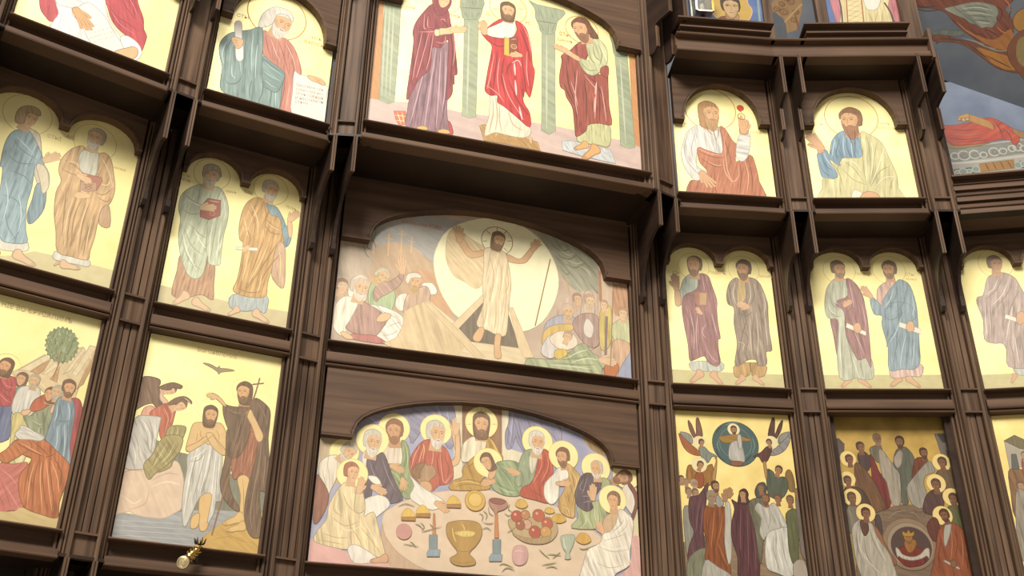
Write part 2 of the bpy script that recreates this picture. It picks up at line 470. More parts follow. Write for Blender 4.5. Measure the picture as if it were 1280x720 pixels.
# the low cornice right of the last tall post
f3 = F3['R3']
for i, zc in enumerate((Z3R - .01, Z3R + .125, Z3R + .25)):
    mb = MB()
    fprof_u(mb, f3, [(-.3, zc), (-.006 - .02*i, zc), (-.010 - .02*i, zc + .055), (-.055 - .02*i, zc + .062), (-.055 - .02*i, zc + .124), (-.3, zc + .124)], -.02, f3.W)
    o = mb.build('cornice', WOODH, screen)
    mb = MB(); fprof_u(mb, f3, [(-.3, zc + .05), (.004 - .02*i, zc + .05), (.008 - .02*i, zc + .056), (-.3, zc + .061)], -.02, f3.W)
    mb.build('ledge', WOODH, o)
mb = MB(); fbox(mb, f3, -.02, f3.W, -.45, -.02, Z3R + .375, Z3R + .39); mb.build('ledge', WOODH, screen)

mb = MB(); mb.loft([[Vector((-12, -12, -.1)), Vector((12, -12, -.1)), Vector((12, 14, -.1)), Vector((-12, 14, -.1))], [Vector((-12, -12, 0)), Vector((12, -12, 0)), Vector((12, 14, 0)), Vector((-12, 14, 0))]])
stone = wood('stone_floor_slabs', '#8a8276', '#a39a8c', (3, 3, 3), .5)
tag(mb.build('floor', stone), kind='structure')
# ------------------------------------------------------------ painted panels
PIG = 0.90                     # measured colours are as lit; pigments are a little darker
LAYER = 0.00001
def nums(s):
    q = [float(t) for t in s.split()]
    return list(zip(q[0::2], q[1::2]))
def spline(pts, closed=True, sub=3):
    n = len(pts); out = []
    rng = range(n) if closed else range(n - 1)
    for i in rng:
        if closed: p0, p1, p2, p3 = pts[i-1], pts[i], pts[(i+1) % n], pts[(i+2) % n]
        else: p0, p1, p2, p3 = pts[max(i-1, 0)], pts[i], pts[i+1], pts[min(i+2, n-1)]
        for k in range(sub):
            t = k / sub; t2 = t*t; t3 = t2*t
            out.append(tuple(.5*((2*p1[a]) + (-p0[a]+p2[a])*t + (2*p0[a]-5*p1[a]+4*p2[a]-p3[a])*t2 + (-p0[a]+3*p1[a]-3*p2[a]+p3[a])*t3) for a in (0, 1)))
    if not closed: out.append(pts[-1])
    return out
def shade(c, k):
    return tuple(min(1, x*k) for x in c[:3])
def pigment(h):
    return tuple(x*PIG for x in rgb(h)[:3])
def mixc(a, b, t): return tuple(x*(1-t) + y*t for x, y in zip(a, b))

PALE_HAZE = (pigment('#cbb797'), .10)      # veil of haze put into the pigments by default, dulling contrast
class Icon:
    def __init__(s, label, F, rect, ground=None, pn=PN, name='icon', cat='icon', fw=.030, board='gold_ground', group=None, outline=None, haze=None, thick=.02, pig=1.0):
        s.pig = pig*(.95 if F in F3.values() else 1)
        s.F, s.pn, s.k, s.fw, s.haze = F, pn, 1, fw, haze if haze is not None else (PALE_HAZE[0], .07 if F in F3.values() else .17)
        u0, u1, z0, z1 = rect; s.rect = rect
        org = F.P((u0+u1)/2, pn, z0)
        s.root = empty(name, org); PARENT_ORG[s.root.name] = org
        tag(s.root, label, cat, group)
        mb = MB()
        fplate(mb, F, outline or [(u0, z0), (u1, z0), (u1, z1), (u0, z1)], pn - thick, pn)
        s.board = mb.build(board, ground or GOLD, s.root)
        s.cur = None; s.rs = random.Random(sum(map(ord, label)))
    def crop(s, x0, y0, sc_): s.c = (x0, y0, sc_); return s
    def pt(s, p):
        x0, y0, q = s.c
        return s.F.unproject(x0 + p[0]/q, y0 + p[1]/q, s.pn)
    def unit(s, p):                      # metres per crop pixel near p
        a = s.pt(p); b = s.pt((p[0]+1, p[1])); c = s.pt((p[0], p[1]+1))
        return math.sqrt(abs((b[0]-a[0])*(c[1]-a[1]) - (b[1]-a[1])*(c[0]-a[0])))
    # -- parts
    def part(s, name, label=None):
        s.end(); s.cur = dict(name=name, label=label, v=[], f=[], c=[], d=[], uv=[]); return s
    def end(s):
        c = s.cur; s.cur = None
        if not c or not c['f']: return
        org = PARENT_ORG[s.root.name]
        me = bpy.data.meshes.new(c['name'])
        me.from_pydata([tuple(s.F.P(u, s.pn + n, z) - org) for u, z, n in c['v']], [], c['f'])
        a = me.attributes.new('Pigment', 'FLOAT_COLOR', 'POINT')
        for i, q in enumerate(c['c']): a.data[i].color = (*q, 1)
        a = me.attributes.new('Folds', 'FLOAT', 'POINT')
        for i, q in enumerate(c['d']): a.data[i].value = q
        uvl = me.uv_layers.new(name='Drape')
        for lp in me.loops: uvl.data[lp.index].uv = c['uv'][lp.vertex_index]
        me.materials.append(PAINT)
        nv = s.F.P(0, 1, 0) - s.F.P(0, 0, 0)
        for p in me.polygons:
            if p.normal.dot(nv) < 0: p.flip()
        me.update()
        o = bpy.data.objects.new(c['name'], me); col.objects.link(o); o.parent = s.root
        if c['label']: o['label'] = c['label']
    # -- shapes in plane coordinates (u, z)
    def fill(s, P, colr, fold=0, ang=0, fw=None, seed=None):
        if s.cur is None: s.part('painting')
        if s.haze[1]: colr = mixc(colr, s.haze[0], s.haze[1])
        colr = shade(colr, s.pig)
        u0, u1, z0, z1 = s.rect
        cl = P
        for ax, lim, sg in ((0, u0, 1), (0, u1, -1), (1, z0, 1), (1, z1, -1)):
            out = []
            for i in range(len(cl)):
                a, b = cl[i-1], cl[i]; da, db = (a[ax]-lim)*sg, (b[ax]-lim)*sg
                if (da >= 0) != (db >= 0):
                    t = da/(da-db); out.append((a[0]+(b[0]-a[0])*t, a[1]+(b[1]-a[1])*t))
                if db >= 0: out.append(b)
            cl = out
            if len(cl) < 3: return
        c = s.cur; k0 = len(c['v']); n = s.k*LAYER; s.k += 1
        fw = fw or s.fw; sd = s.rs.uniform(0, 90) if seed is None else seed
        ca, sa = math.cos(math.radians(ang)), math.sin(math.radians(ang))
        for u, z in cl:
            c['v'].append((u, z, n)); c['c'].append(colr[:3]); c['d'].append(fold)
            c['uv'].append(((u*ca + z*sa)/fw + sd, (-u*sa + z*ca)/(fw*11) + sd))
        for t in tessellate_polygon([[Vector((u, z, 0)) for u, z in cl]]):
            if len(set(t)) == 3: c['f'].append(tuple(k0 + i for i in t))
    def strip(s, P, colr, w, closed=False, taper=False, fold=0):
        n = len(P); L = []; R = []
        for i in range(n):
            if closed: a, b = P[i-1], P[(i+1) % n]
            else: a, b = P[max(i-1, 0)], P[min(i+1, n-1)]
            dx, dz = b[0]-a[0], b[1]-a[1]; l = math.hypot(dx, dz) or 1
            h = w/2*(1 - abs(2*i/(n-1) - 1)**2*.75 if taper else 1)
            L.append((P[i][0] - dz/l*h, P[i][1] + dx/l*h)); R.append((P[i][0] + dz/l*h, P[i][1] - dx/l*h))
        if closed:
            if s.cur is None: s.part('painting')
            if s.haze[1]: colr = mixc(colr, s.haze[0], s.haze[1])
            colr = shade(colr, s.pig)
            c = s.cur; k0 = len(c['v']); nn = s.k*LAYER; s.k += 1
            for u, z in L + R:
                c['v'].append((min(max(u, s.rect[0]), s.rect[1]), min(max(z, s.rect[2]), s.rect[3]), nn)); c['c'].append(colr[:3]); c['d'].append(0); c['uv'].append((0, 0))
            for i in range(n):
                j = (i+1) % n; c['f'].append((k0+i, k0+j, k0+n+j, k0+n+i))
        else: s.fill(L + R[::-1], colr, fold)
    # -- drawing in crop pixels
    def P(s, h, pts, fold=0, ang=0, smooth=True, out=.45, ow=.005, fw=None, n=3):
        q = nums(pts)
        if smooth: q = spline(q, True, n)
        q = [s.pt(p) for p in q]; c = pigment(h)
        s.fill(q, c, fold, ang, fw)
        if out: s.strip(q, shade(c, out), ow, True)
        return s
    def L(s, h, pts, w, smooth=True, taper=True):
        q = nums(pts); w = w*s.unit(q[0])
        if smooth and len(q) > 2: q = spline(q, False, 4)
        elif len(q) == 2: q = [(q[0][0]+(q[1][0]-q[0][0])*i/6, q[0][1]+(q[1][1]-q[0][1])*i/6) for i in range(7)]
        s.strip([s.pt(p) for p in q], pigment(h), w, False, taper); return s
    def folds(s, h, w, *lines):
        for l in lines: s.L(h, l, w)
        return s
    def ring(s, h, x, y, r, w, disc=None):
        m_ = s.unit((x, y)); c = s.pt((x, y)); r *= m_
        q = [(c[0]+r*math.cos(i*math.tau/40), c[1]+r*math.sin(i*math.tau/40)) for i in range(40)]
        if disc: s.fill(q, pigment(disc))
        if w: s.strip(q, pigment(h), w*m_, True)
        return s
    def loc(s, x, y, h, tilt, flip=1):
        m_ = s.unit((x, y)); c = s.pt((x, y)); k = h*m_; a = math.radians(tilt)
        ca, sa = math.cos(a)*k, math.sin(a)*k
        return lambda px, pz: (c[0] + flip*px*ca + pz*sa, c[1] - flip*px*sa + pz*ca)
    def head(s, x, y, h, f=0, tilt=0, hair='#6b5340', skin='#d9b48c', beard=None, bl=.15, long=0, bald=0, veil=None, neck=1, det=1):
        """icon head: x, y its centre, h its height, f the turn (-1 left .. 1 right), tilt clockwise"""
        T = s.loc(x, y, h, tilt); hc = pigment(hair); sk = pigment(skin); d = shade(sk, .62)
        def el(cx, cz, rx, rz, n=18, a0=0, a1=360): return [T(cx + rx*math.cos(math.radians(a0+(a1-a0)*i/n)), cz + rz*math.sin(math.radians(a0+(a1-a0)*i/n))) for i in range(n + (a1-a0 < 360))]
        if neck: s.fill([T(-.2, -.2), T(.2, -.2), T(.26, -.72), T(-.26, -.72)], shade(sk, .86))
        o = f*.10
        if veil:
            vc = pigment(veil); q = [T(*p) for p in spline([(-.42-o*.5, .2), (-.28, .52), (.05, .62), (.36, .48), (.46-o*.5, .1), (.5, -.45), (.62, -.85), (-.62, -.85), (-.52, -.4)])]
            s.fill(q, vc, .5); s.strip(q, shade(vc, .5), .012*h*s.unit((x, y))*3, True)
        else:
            b = -.62 if long else -.22
            q = [T(*p) for p in spline([(-.37-o, .1), (-.33-o, .40), (-.02-o, .57), (.30-o, .42), (.36-o, .1), (.32-o, -.10 if not long else -.3), (.23-o*1.6, b), (-.23-o*1.6, b), (-.34-o, -.10 if not long else -.3)])]
            s.fill(q, hc, .55, tilt, s.fw*.35); s.strip(q, shade(hc, .6), .03*h*s.unit((x, y)), True)
        fc = [T(*p) for p in spline([(-.28+o, .12), (-.2+o, .36 + .08*bald), (.02+o, .42 + .09*bald), (.22+o, .34 + .08*bald), (.29+o, .1), (.25+o, -.2), (.08+o*1.3, -.46), (-.07+o*1.3, -.46), (-.24+o, -.2)])]
        s.fill(fc, sk)
        side = -1 if f > 0 else 1
        s.fill([T(o + side*.29, .1), T(o + side*.24, -.2), T(o*1.3 + side*.08, -.46), T(o + side*.10, -.25), T(o + side*.17, .05)], shade(sk, .84))
        if not bald and not veil:
            s.fill([T(*p) for p in spline([(-.34+o*.4, .02), (-.36, .32), (-.04, .54), (.32, .34), (.33+o*.4, .04), (.27+o, .22), (.06+o*2, .33), (-.2+o, .27)])], hc, .5, tilt, s.fw*.35)
        if beard:
            bc = mixc(pigment(beard), sk, .16)
            q = [T(*p) for p in spline([(-.285+o*.7, .0), (-.265+o, -.24), (-.16+o, -.42-bl*.6), (.02+o*1.3, -.48-bl), (.17+o, -.41-bl*.6), (.265+o, -.22), (.285+o*.7, .0), (.24+o, -.16), (.17+o*1.3, -.27), (.11+o*1.5, -.215), (.03+o*1.7, -.20), (-.06+o*1.4, -.215), (-.12+o*1.3, -.27), (-.205+o, -.16)])]
            s.fill(q, bc, .55, tilt, s.fw*.3); s.strip(q, shade(bc, .68), .02*h*s.unit((x, y)), True)
            for q0 in (-.12, -.03, .06, .14): s.strip([T(q0*.9+o*1.3, -.36), T(q0*.8+o*1.3, -.43-bl*.3), T(q0*.55+o*1.3, -.46-bl*.75)], shade(bc, .66), .022*h*s.unit((x, y)), False, True)
            s.fill([T(fx_+.09, -.262) for fx_ in (o*1.9-.18,)] + [T(o*1.9, -.245), T(o*1.9+.085, -.262), T(o*1.9, -.295)], shade(mixc(sk, (.35, .08, .05), .45), .8))
        if det:
            for sx in (-1, 1): s.fill([T(o*1.7+sx*.16+.07*math.cos(k*.785), -.085+.05*math.sin(k*.785)) for k in range(8)], shade(mixc(sk, (.6, .25, .15), .22), .98))
            s.strip([T(o*1.2-.14, .27), T(o*1.2, .29), T(o*1.2+.13, .265)], shade(sk, 1.16), .04*h*s.unit((x, y)), False, True)
            if not veil:
                for q0 in (-.2, -.06, .1, .22): s.strip([T(q0-o*.4, .50-abs(q0)*.5), T(q0*1.25-o*.8, .40-abs(q0)*.4), T(q0*1.5-o, .22)], shade(hc, .62), .022*h*s.unit((x, y)), False, True)
            u = h*s.unit((x, y)); e = shade(sk, .30); fx = o*1.9
            for sx in (-1, 1):
                ex = fx + sx*.125
                s.strip([T(ex-.075, .105), T(ex, .135), T(ex+.075, .10)], shade(sk, .42), .028*u)
                s.fill([T(ex-.06, .04), T(ex, .075), T(ex+.06, .04), T(ex, .015)], e)
            s.strip([T(fx+.01*f, .09), T(fx + .05*(f or .4), -.06), T(fx + .075*(f or .5), -.135), T(fx-.02, -.15)], d, .026*u)
            s.strip([T(fx-.07, -.272), T(fx, -.262), T(fx+.07, -.272)], shade(mixc(sk, (.35, .08, .05), .55), .75), .034*u)
        return s
    def hand(s, x0, y0, x1, y1, skin='#d9b48c', spread=.34, thumb=1, w=.42, bless=0):
        """open hand from wrist x0, y0 to the tip of the middle finger"""
        a = s.pt((x0, y0)); b = s.pt((x1, y1)); dx, dz = b[0]-a[0], b[1]-a[1]
        sk = pigment(skin)
        def T(l, q): return (a[0] + dx*l - dz*q, a[1] + dz*l + dx*q)
        Ln = math.hypot(dx, dz)
        pal = [T(*p) for p in spline([(-.05, -.13), (.22, -.19), (.50, -.20), (.56, 0), (.50, .20), (.22, .17), (-.05, .12)])]
        s.fill(pal, sk); s.strip(pal, shade(sk, .6), .035*Ln, True)
        for i, (q, l) in enumerate(((-.16, .84), (-.055, .97), (.05, 1.0), (.15, .88))):
            if bless and i in (0, 1): l = .68
            tip = (l, q*(1 + spread*2)); s.strip([T(.40, q), T(.65, q*(1+spread)), T(*tip)], shade(sk, .62), .135*Ln)
            s.strip([T(.40, q), T(.65, q*(1+spread)), T(tip[0]-.015, tip[1])], sk, .098*Ln)
        t = thumb
        s.strip([T(.12, .12*t), T(.32, .27*t), T(.52, .33*t)], shade(sk, .62), .14*Ln); s.strip([T(.12, .12*t), T(.32, .27*t), T(.505, .325*t)], sk, .105*Ln)
        return s
    def foot(s, x0, y0, x1, y1, skin='#d2ab84', w=.36):
        a = s.pt((x0, y0)); b = s.pt((x1, y1)); dx, dz = b[0]-a[0], b[1]-a[1]; sk = pigment(skin)
        g = 1 if dx >= 0 else -1
        def T(l, q): return (a[0] + dx*l - dz*q*g, a[1] + dz*l + dx*q*g)
        Ln = math.hypot(dx, dz)
        q = [T(*p) for p in spline([(-.04, .02), (-.02, .30), (.16, .42), (.42, .24), (.78, .14), (1.0, .06), (1.02, -.06), (.8, -.13), (.4, -.10), (.1, -.12)])]
        s.fill(q, sk); s.strip(q, shade(sk, .58), .05*Ln, True)
        for i in range(3): s.strip([T(.80+.02*i, -.08+.07*i), T(.98, -.05+.06*i)], shade(sk, .6), .03*Ln)
        return s
    def text(s, txt, x0, y0, x1, y1, h='#b08a4a', part='inscription'):
        if part: s.part(part)
        elif s.cur is None: s.part('inscription')
        a = s.pt((x0, y0)); b = s.pt((x1, y1))
        cu = bpy.data.curves.new('lettering', 'FONT'); cu.body = txt; cu.size = 1; cu.resolution_u = 2
        o = bpy.data.objects.new('lettering', cu); col.objects.link(o)
        bpy.context.view_layer.update()
        me = bpy.data.meshes.new_from_object(o.evaluated_get(bpy.context.evaluated_depsgraph_get()))
        bpy.data.objects.remove(o); bpy.data.curves.remove(cu)
        if not len(me.vertices): return s
        w = max(v.co.x for v in me.vertices); k = math.hypot(b[0]-a[0], b[1]-a[1]) / w
        ux, uz = (b[0]-a[0])/w, (b[1]-a[1])/w
        c = s.cur; k0 = len(c['v']); n = s.k*LAYER; s.k += 1; cc = pigment(h)
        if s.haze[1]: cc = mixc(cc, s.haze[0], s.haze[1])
        for v in me.vertices:
            c['v'].append((a[0] + v.co.x*ux, a[1] + v.co.x*uz + v.co.y*k*1.1, n)); c['c'].append(cc); c['d'].append(0); c['uv'].append((0, 0))
        for p in me.polygons: c['f'].append(tuple(k0 + i for i in p.vertices))
        bpy.data.meshes.remove(me)
        return s
class Tilted:
    """a leaning plane: u along a, z up the slope, n out of it"""
    def __init__(s, o, t, v):
        s.o, s.t, s.v = Vector(o), Vector(t).normalized(), Vector(v)
        s.v = (s.v - s.t*s.v.dot(s.t)).normalized(); s.n = s.t.cross(s.v).normalized()
    def P(s, u, n, z): return s.o + s.t*u + s.v*z + s.n*n
    def unproject(s, px, py, n0):
        d = FWD*F_PX + RGT*(px - 640) + UPV*(360 - py); c = Vector((0, 0, CAM_Z)); o = s.o + s.n*n0
        P = c + d*((o - c).dot(s.n)/d.dot(s.n)) - s.o
        return (P.dot(s.t), P.dot(s.v))
def bay_rect(F, z0, z1): return (.0005, F.W - .0005, z0 - .0, z1)
SK = '#e0b98c'
# ============ L1 upper: half figure in white tunic and red mantle with a scroll
z3 = Z3B
ic = Icon('icon of a figure in white and red with scroll, in the top left corner', F3['L1'], bay_rect(F3['L1'], z3 + .004, 6.0), fw=.026)
ic.crop(0, 0, 5.333)
ic.part('painted_figure')
ic.P('#c1525a', '250 -150 262 -10 270 60 300 108 345 145 400 70 430 -60 420 -160', .6, 10)
ic.P('#f2ece6', '360 -120 372 20 390 90 350 150 330 230 600 340 790 380 830 300 800 240 740 150 705 40 690 -120', .45, 12)
ic.folds('#cfc6c4', 5, '610 10 640 60 680 110 720 190', '690 20 720 120 770 230', '470 130 520 170 560 240', '420 60 400 140 380 180', '540 10 560 -40 570 -100')
ic.P('#f0e9df', '372 -30 440 -20 540 10 560 40 520 62 470 50 400 36 372 10', .5, 80)
ic.P('#bf4f58', '690 -140 720 60 760 160 830 230 920 290 942 345 975 260 976 232 958 190 955 120 920 20 880 -150', .7, 20)
ic.folds('#8e3843', 6, '720 30 780 110 860 160 930 215', '800 -20 850 60 900 130', '870 -60 890 60 900 130')
ic.folds('#dd8084', 5, '740 70 800 160 900 230', '840 -40 880 20 920 110')
ic.P('#f5eede', '480 90 530 40 600 20 700 110 745 190 832 330 770 350 690 350 600 280 540 160', 0, 0)
for i, t in enumerate(('ПОКАИТЕСѦ ПРИ', 'БЛИЖИ БОСѦ', 'ЦРСТВО НБСНОЕ')):
    ic.text(t, 578 + 18*i, 236 + 26*i, 738 + 12*i, 190 + 27*i, '#b9a88a', None)
ic.P('#f4efea', '800 250 850 240 920 290 945 350 920 395 880 400 830 330', .5, 60)
ic.P(SK, '765 348 800 330 850 318 890 310 918 330 915 370 880 395 830 385')
ic.hand(505, 60, 600, 205, '#d8a878', .25, 1)
ic.end()

# ============ L2 upper: white haired prophet in grey green and rose
ic = Icon('icon of a white-haired prophet in grey-green mantle over rose, holding two scrolls', F3['L2'], bay_rect(F3['L2'], z3 + .004, 6.0), fw=.030)
ic.crop(250, 0, 4.5)
ic.part('halo').ring('#b9823c', 434, 88, 147, 5)
ic.part('painted_figure')
ic.P('#c98878', '350 170 420 210 480 215 530 270 560 350 570 420 530 470 520 640 430 630 420 500 360 330', .75, 6)
ic.folds('#9a5f54', 5, '370 200 380 260 400 330', '440 230 470 310 500 420', '510 280 530 370 520 440', '480 420 470 520 450 610')
ic.folds('#e2b2a0', 5, '400 220 420 280 450 350', '480 240 520 320 540 400', '505 470 495 540 480 620')
ic.P('#849a95', '352 158 280 168 180 182 130 215 108 260 112 320 125 380 116 440 120 510 200 545 290 570 420 610 448 605 470 440 474 408 400 370 352 320', .85, 6)
ic.folds('#5f7774', 6, '190 200 150 280 140 400', '260 190 250 300 240 420', '330 180 320 300 300 440', '350 330 410 370 470 408', '360 430 350 520 330 575', '140 440 160 470 210 465 240 420', '400 480 400 540 390 600', '290 450 280 500 280 560')
ic.folds('#b5c8c2', 6, '150 230 125 300 135 360', '230 210 220 260 230 400', '300 190 290 300 290 400', '370 390 420 420 460 440', '180 360 180 420 200 440', '430 480 425 540 425 600', '325 250 315 330 310 440')
ic.P('#7f9793', '352 320 400 350 474 408 462 470 430 520 380 500 352 470', .8, 60)
ic.folds('#b9cbc5', 4, '360 345 400 380 460 420', '360 400 400 430 455 455', '365 450 400 480 430 495')
ic.head(452, 128, 150, .75, 12, '#d9d2c4', '#d9ae84', '#dcd6ca', .22, 0)
ic.P('#d9d2c4', '330 150 345 90 380 55 430 38 500 60 525 100 520 125 490 85 440 80 425 100 410 130 380 150', .7, 20, fw=.012)
ic.P('#eee4dc', '196 128 232 124 236 200 244 328 204 332 198 210', 0)
ic.P(SK, '176 216 200 208 240 222 244 240 226 270 205 272 190 250', 0)
ic.folds('#a87a50', 3, '190 222 215 232', '190 236 220 246', '200 252 222 260')
ic.P('#efe6da', '530 405 560 420 640 440 718 490 712 540 706 688 610 660 514 632 520 520', 0)
for i, t in enumerate(('ПАКИ РЕЧЕ ГДЬ', 'СЛОВО МОЕ ѦКО', 'ОГНЬ ГОРѦЩЬ', 'И ѦКО МЛАТЪ', 'СТѢНУ')):
    ic.text(t, 540 - 2*i, 482 + 24*i, (694 if i < 4 else 606), 514 + 24*i - (20 if i == 4 else 0), '#8d7a66', None)
ic.P(SK, '605 425 650 432 690 450 706 474 690 480 650 462 620 450', 0)
ic.folds('#a87a50', 3, '640 440 690 462', '650 452 688 474')
ic.text('СТЫ', 205, 92, 272, 110, '#b98a46')
ic.text('ПРРКЪ', 612, 212, 682, 232, '#b98a46'); ic.text('ІЕРЕМІѦ', 580, 238, 692, 268, '#b98a46')
ic.end()

# ============ L1 middle: two apostles
H2 = None
def apostle_icon(b, label, z1=4.56):
    return Icon(label, F2[b], bay_rect(F2[b], Z2B + .003, z1), fw=.022, haze=(pigment('#dccdb4'), .14))  # pale glare on the varnish mixed into the pigments
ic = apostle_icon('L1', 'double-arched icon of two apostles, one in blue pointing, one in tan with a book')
ic.crop(0, 110, 3)
ic.part('painted_ground').P('#d2c594', '-80 630 40 628 130 612 300 650 560 720 560 900 -80 900', smooth=False, out=0)
ic.part('halo').ring('#c9a66a', 104, 100, 83, 2)
ic.part('painted_figure')
ic.P('#d9d3c0', '0 560 -6 600 40 612 104 610 100 570 70 560', .5)
ic.P('#d4c9b0', '90 150 120 155 150 180 160 270 184 320 182 370 160 390 130 330', .5, 5)
ic.P('#8fa9b0', '60 158 100 155 130 190 165 275 150 296 132 290 120 370 100 440 96 530 100 580 30 580 0 560 -20 470 0 380 10 300 0 290 16 215 36 175', .8, -4)
ic.folds('#647f8a', 4, '50 190 80 230 140 270', '30 250 70 280 130 285', '40 310 90 330 118 360', '10 400 60 420 90 470', '20 460 30 520 60 570', '80 480 70 540 40 575', '60 340 40 400 20 440')
ic.folds('#b7cbcf', 4, '60 180 90 210 130 250', '20 340 30 420 10 500', '70 400 80 470 70 540')
ic.P('#7d96a0', '138 360 172 370 166 450 130 500 106 508 102 470 120 420', .8, 12)
ic.P('#dccfb2', '136 290 160 288 180 320 182 372 160 395 150 350', .4)
ic.hand(166, 272, 228, 250, SK, .2, 1)
ic.head(106, 112, 84, .7, 8, '#b09a72', SK)
ic.P('#b59d76', '58 128 62 92 84 70 120 68 148 82 152 104 130 98 110 92 96 108 88 132', .6, 20, fw=.01)
ic.foot(48, 628, 130, 664, '#dcb892'); ic.foot(0, 618, -60, 640, '#dcb892')
ic.end(); ic.crop(60, 150, 3.425)
ic.part('halo').ring('#c9a66a', 202, 96, 84, 2)
ic.part('painted_figure')
ic.P('#d8d4c4', '24 570 40 562 100 575 175 600 172 628 120 618 60 606 22 594', .5)
ic.P('#c7a376', '150 112 190 150 240 140 270 170 284 250 286 300 270 350 240 385 215 430 200 500 180 560 168 600 100 585 40 565 34 480 26 400 34 310 56 262 46 220 56 170 100 125', .85, -4)
ic.P('#bd9a78', '230 380 262 370 264 458 218 445', .6)
ic.P('#c9c6b2', '134 150 156 128 190 140 216 140 214 190 200 240 150 226 134 200', .6)
ic.folds('#8f6b48', 4, '70 170 120 200 150 230', '60 210 100 230 140 240', '80 290 70 380 60 500', '150 330 110 420 100 540', '180 350 150 440 130 570', '210 330 250 350 270 330', '200 310 240 320 280 290', '200 400 170 480 150 580', '120 340 90 440 80 560')
ic.folds('#e3c69a', 4, '80 180 110 180 140 200', '110 330 80 430 70 540', '170 360 140 450 120 560', '230 160 260 220 275 280', '220 270 250 280 270 260', '190 420 170 500 160 570')
ic.P('#ab6a58', '150 228 232 248 232 262 208 302 138 306 140 262', 0, smooth=False)
ic.P('#b58f70', '140 264 208 268 206 304 136 306', 0, smooth=False)
ic.ring('#8b5a48', 172, 285, 12, 3)
ic.L('#8b5a48', '146 272 200 298', 3).L('#8b5a48', '200 272 146 298', 3)
ic.hand(128, 236, 186, 268, SK, .15, 1); ic.hand(176, 326, 112, 322, SK, .1, -1)
ic.head(205, 80, 92, -.4, 4, '#b8a891', SK, '#d9d4c8', .14, 0, 0)
ic.foot(50, 612, 24, 622); ic.foot(54, 626, 134, 634, '#dcb892')
ic.end(); ic.crop(0, 110, 3)
ic.text('СТЫЇ', 176, 184, 228, 200, '#c9a66a'); ic.text('МАТѲЕЙ', 425, 300, 470, 314, '#c9a66a')
ic.text('АП', 246, 186, 274, 196, '#c9a66a')
ic.end()

# ============ L2 middle: two apostles
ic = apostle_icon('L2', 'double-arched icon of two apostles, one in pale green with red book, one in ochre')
ic.crop(200, 185, 3.273)
ic.part('painted_ground').P('#cdbf92', '-40 550 0 560 330 640 660 690 660 900 -40 900', smooth=False, out=0)
ic.part('halo').ring('#b9935a', 213, 108, 68, 2)
ic.part('painted_figure')
ic.P('#b58c6c', '82 440 70 500 48 600 110 612 170 600 216 622 220 560 224 470 180 440 120 450', .9, -4, fw=.016)
ic.P('#a96c58', '170 165 205 175 250 200 246 280 180 300 160 240', .5)
ic.P('#c0c6a8', '176 150 205 160 240 160 262 185 280 240 276 300 262 350 250 430 244 478 200 474 196 440 186 480 172 520 146 536 116 520 96 480 80 420 76 350 84 290 76 250 84 200 110 170 150 152', .8, -6)
ic.folds('#8f9a7c', 4, '100 190 140 220 170 230', '90 250 130 270 170 265', '100 330 130 400 180 440', '90 380 120 460 170 500', '120 310 160 350 190 370', '196 320 190 380 190 440', '230 320 215 400 205 468', '160 170 160 200 150 230')
ic.folds('#e4e6ce', 4, '110 210 150 230 170 240', '90 330 110 420 150 500', '140 330 170 390 190 410', '215 310 205 380 200 450', '250 300 240 380 230 460', '245 180 262 220 268 280')
ic.P('#a9584e', '196 206 248 214 246 276 200 294 164 282 166 240', 0, smooth=False)
ic.L('#d8b08a', '200 215 244 222', 5).ring('#c98a70', 214, 268, 9, 3)
ic.hand(166, 244, 232, 244, SK, .15, 1)
ic.head(209, 112, 92, -.1, 3, '#b9ac98', SK, '#d3ccbc', .15)
ic.P('#b9ac98', '176 118 178 84 190 70 212 66 240 76 250 98 250 120 240 100 214 92 192 98', .6, 0, fw=.01)
ic.foot(120, 606, 54, 636, '#dcb892'); ic.foot(132, 632, 204, 664, '#dcb892')
ic.end(); ic.crop(280, 210, 3.6)
ic.part('halo').ring('#b9935a', 212, 98, 72, 2)
ic.part('painted_figure')
ic.P('#aeb6b4', '38 570 28 628 90 645 150 640 186 652 190 570', .8, 0, fw=.014)
ic.P('#7f9aa2', '184 160 214 168 240 180 268 230 280 260 300 270 302 320 280 356 240 340 200 230', .7, -10)
ic.P(SK, '286 240 304 236 306 300 292 310', 0)
ic.P('#c79e66', '150 132 182 150 210 210 250 225 262 290 270 350 262 400 215 460 196 520 186 578 120 582 60 566 40 545 60 500 76 420 86 340 70 320 68 260 84 190 110 150', .9, -8)
ic.P('#cba888', '240 340 272 350 276 430 268 540 226 510 214 462', .7, 8)
ic.folds('#946b40', 4, '110 180 140 240 130 320', '84 250 110 290 120 330', '190 230 220 260 262 280', '180 250 210 290 262 300', '180 320 150 400 120 480', '240 340 180 430 120 520', '260 380 200 450 150 540', '90 380 80 450 60 530', '60 540 110 560 170 556', '180 160 190 220 180 300')
ic.folds('#e9cb94', 4, '120 160 150 230 150 300', '90 220 100 270 110 310', '200 340 160 430 110 520', '110 370 100 440 80 510', '200 250 230 270 255 280', '170 480 160 530 150 560', '250 380 255 440 250 500')
ic.P('#e4dcc4', '52 356 150 358 150 374 52 366', 0, smooth=False)
ic.hand(110, 352, 84, 376, SK, .1, 1)
ic.hand(292, 236, 338, 196, SK, .15, 1)
ic.head(211, 100, 88, .5, 6, '#bcb09a', SK, '#d8d2c6', .12)
ic.foot(70, 640, 18, 660, '#dcb892'); ic.foot(128, 656, 200, 694, '#dcb892')
ic.end(); ic.crop(200, 185, 3.273)
ic.text('СТЫ', 92, 112, 122, 122, '#c29a5a'); ic.text('АПЛЪ', 84, 130, 124, 142, '#c29a5a'); ic.text('МАРКЪ', 266, 180, 312, 188, '#c29a5a')
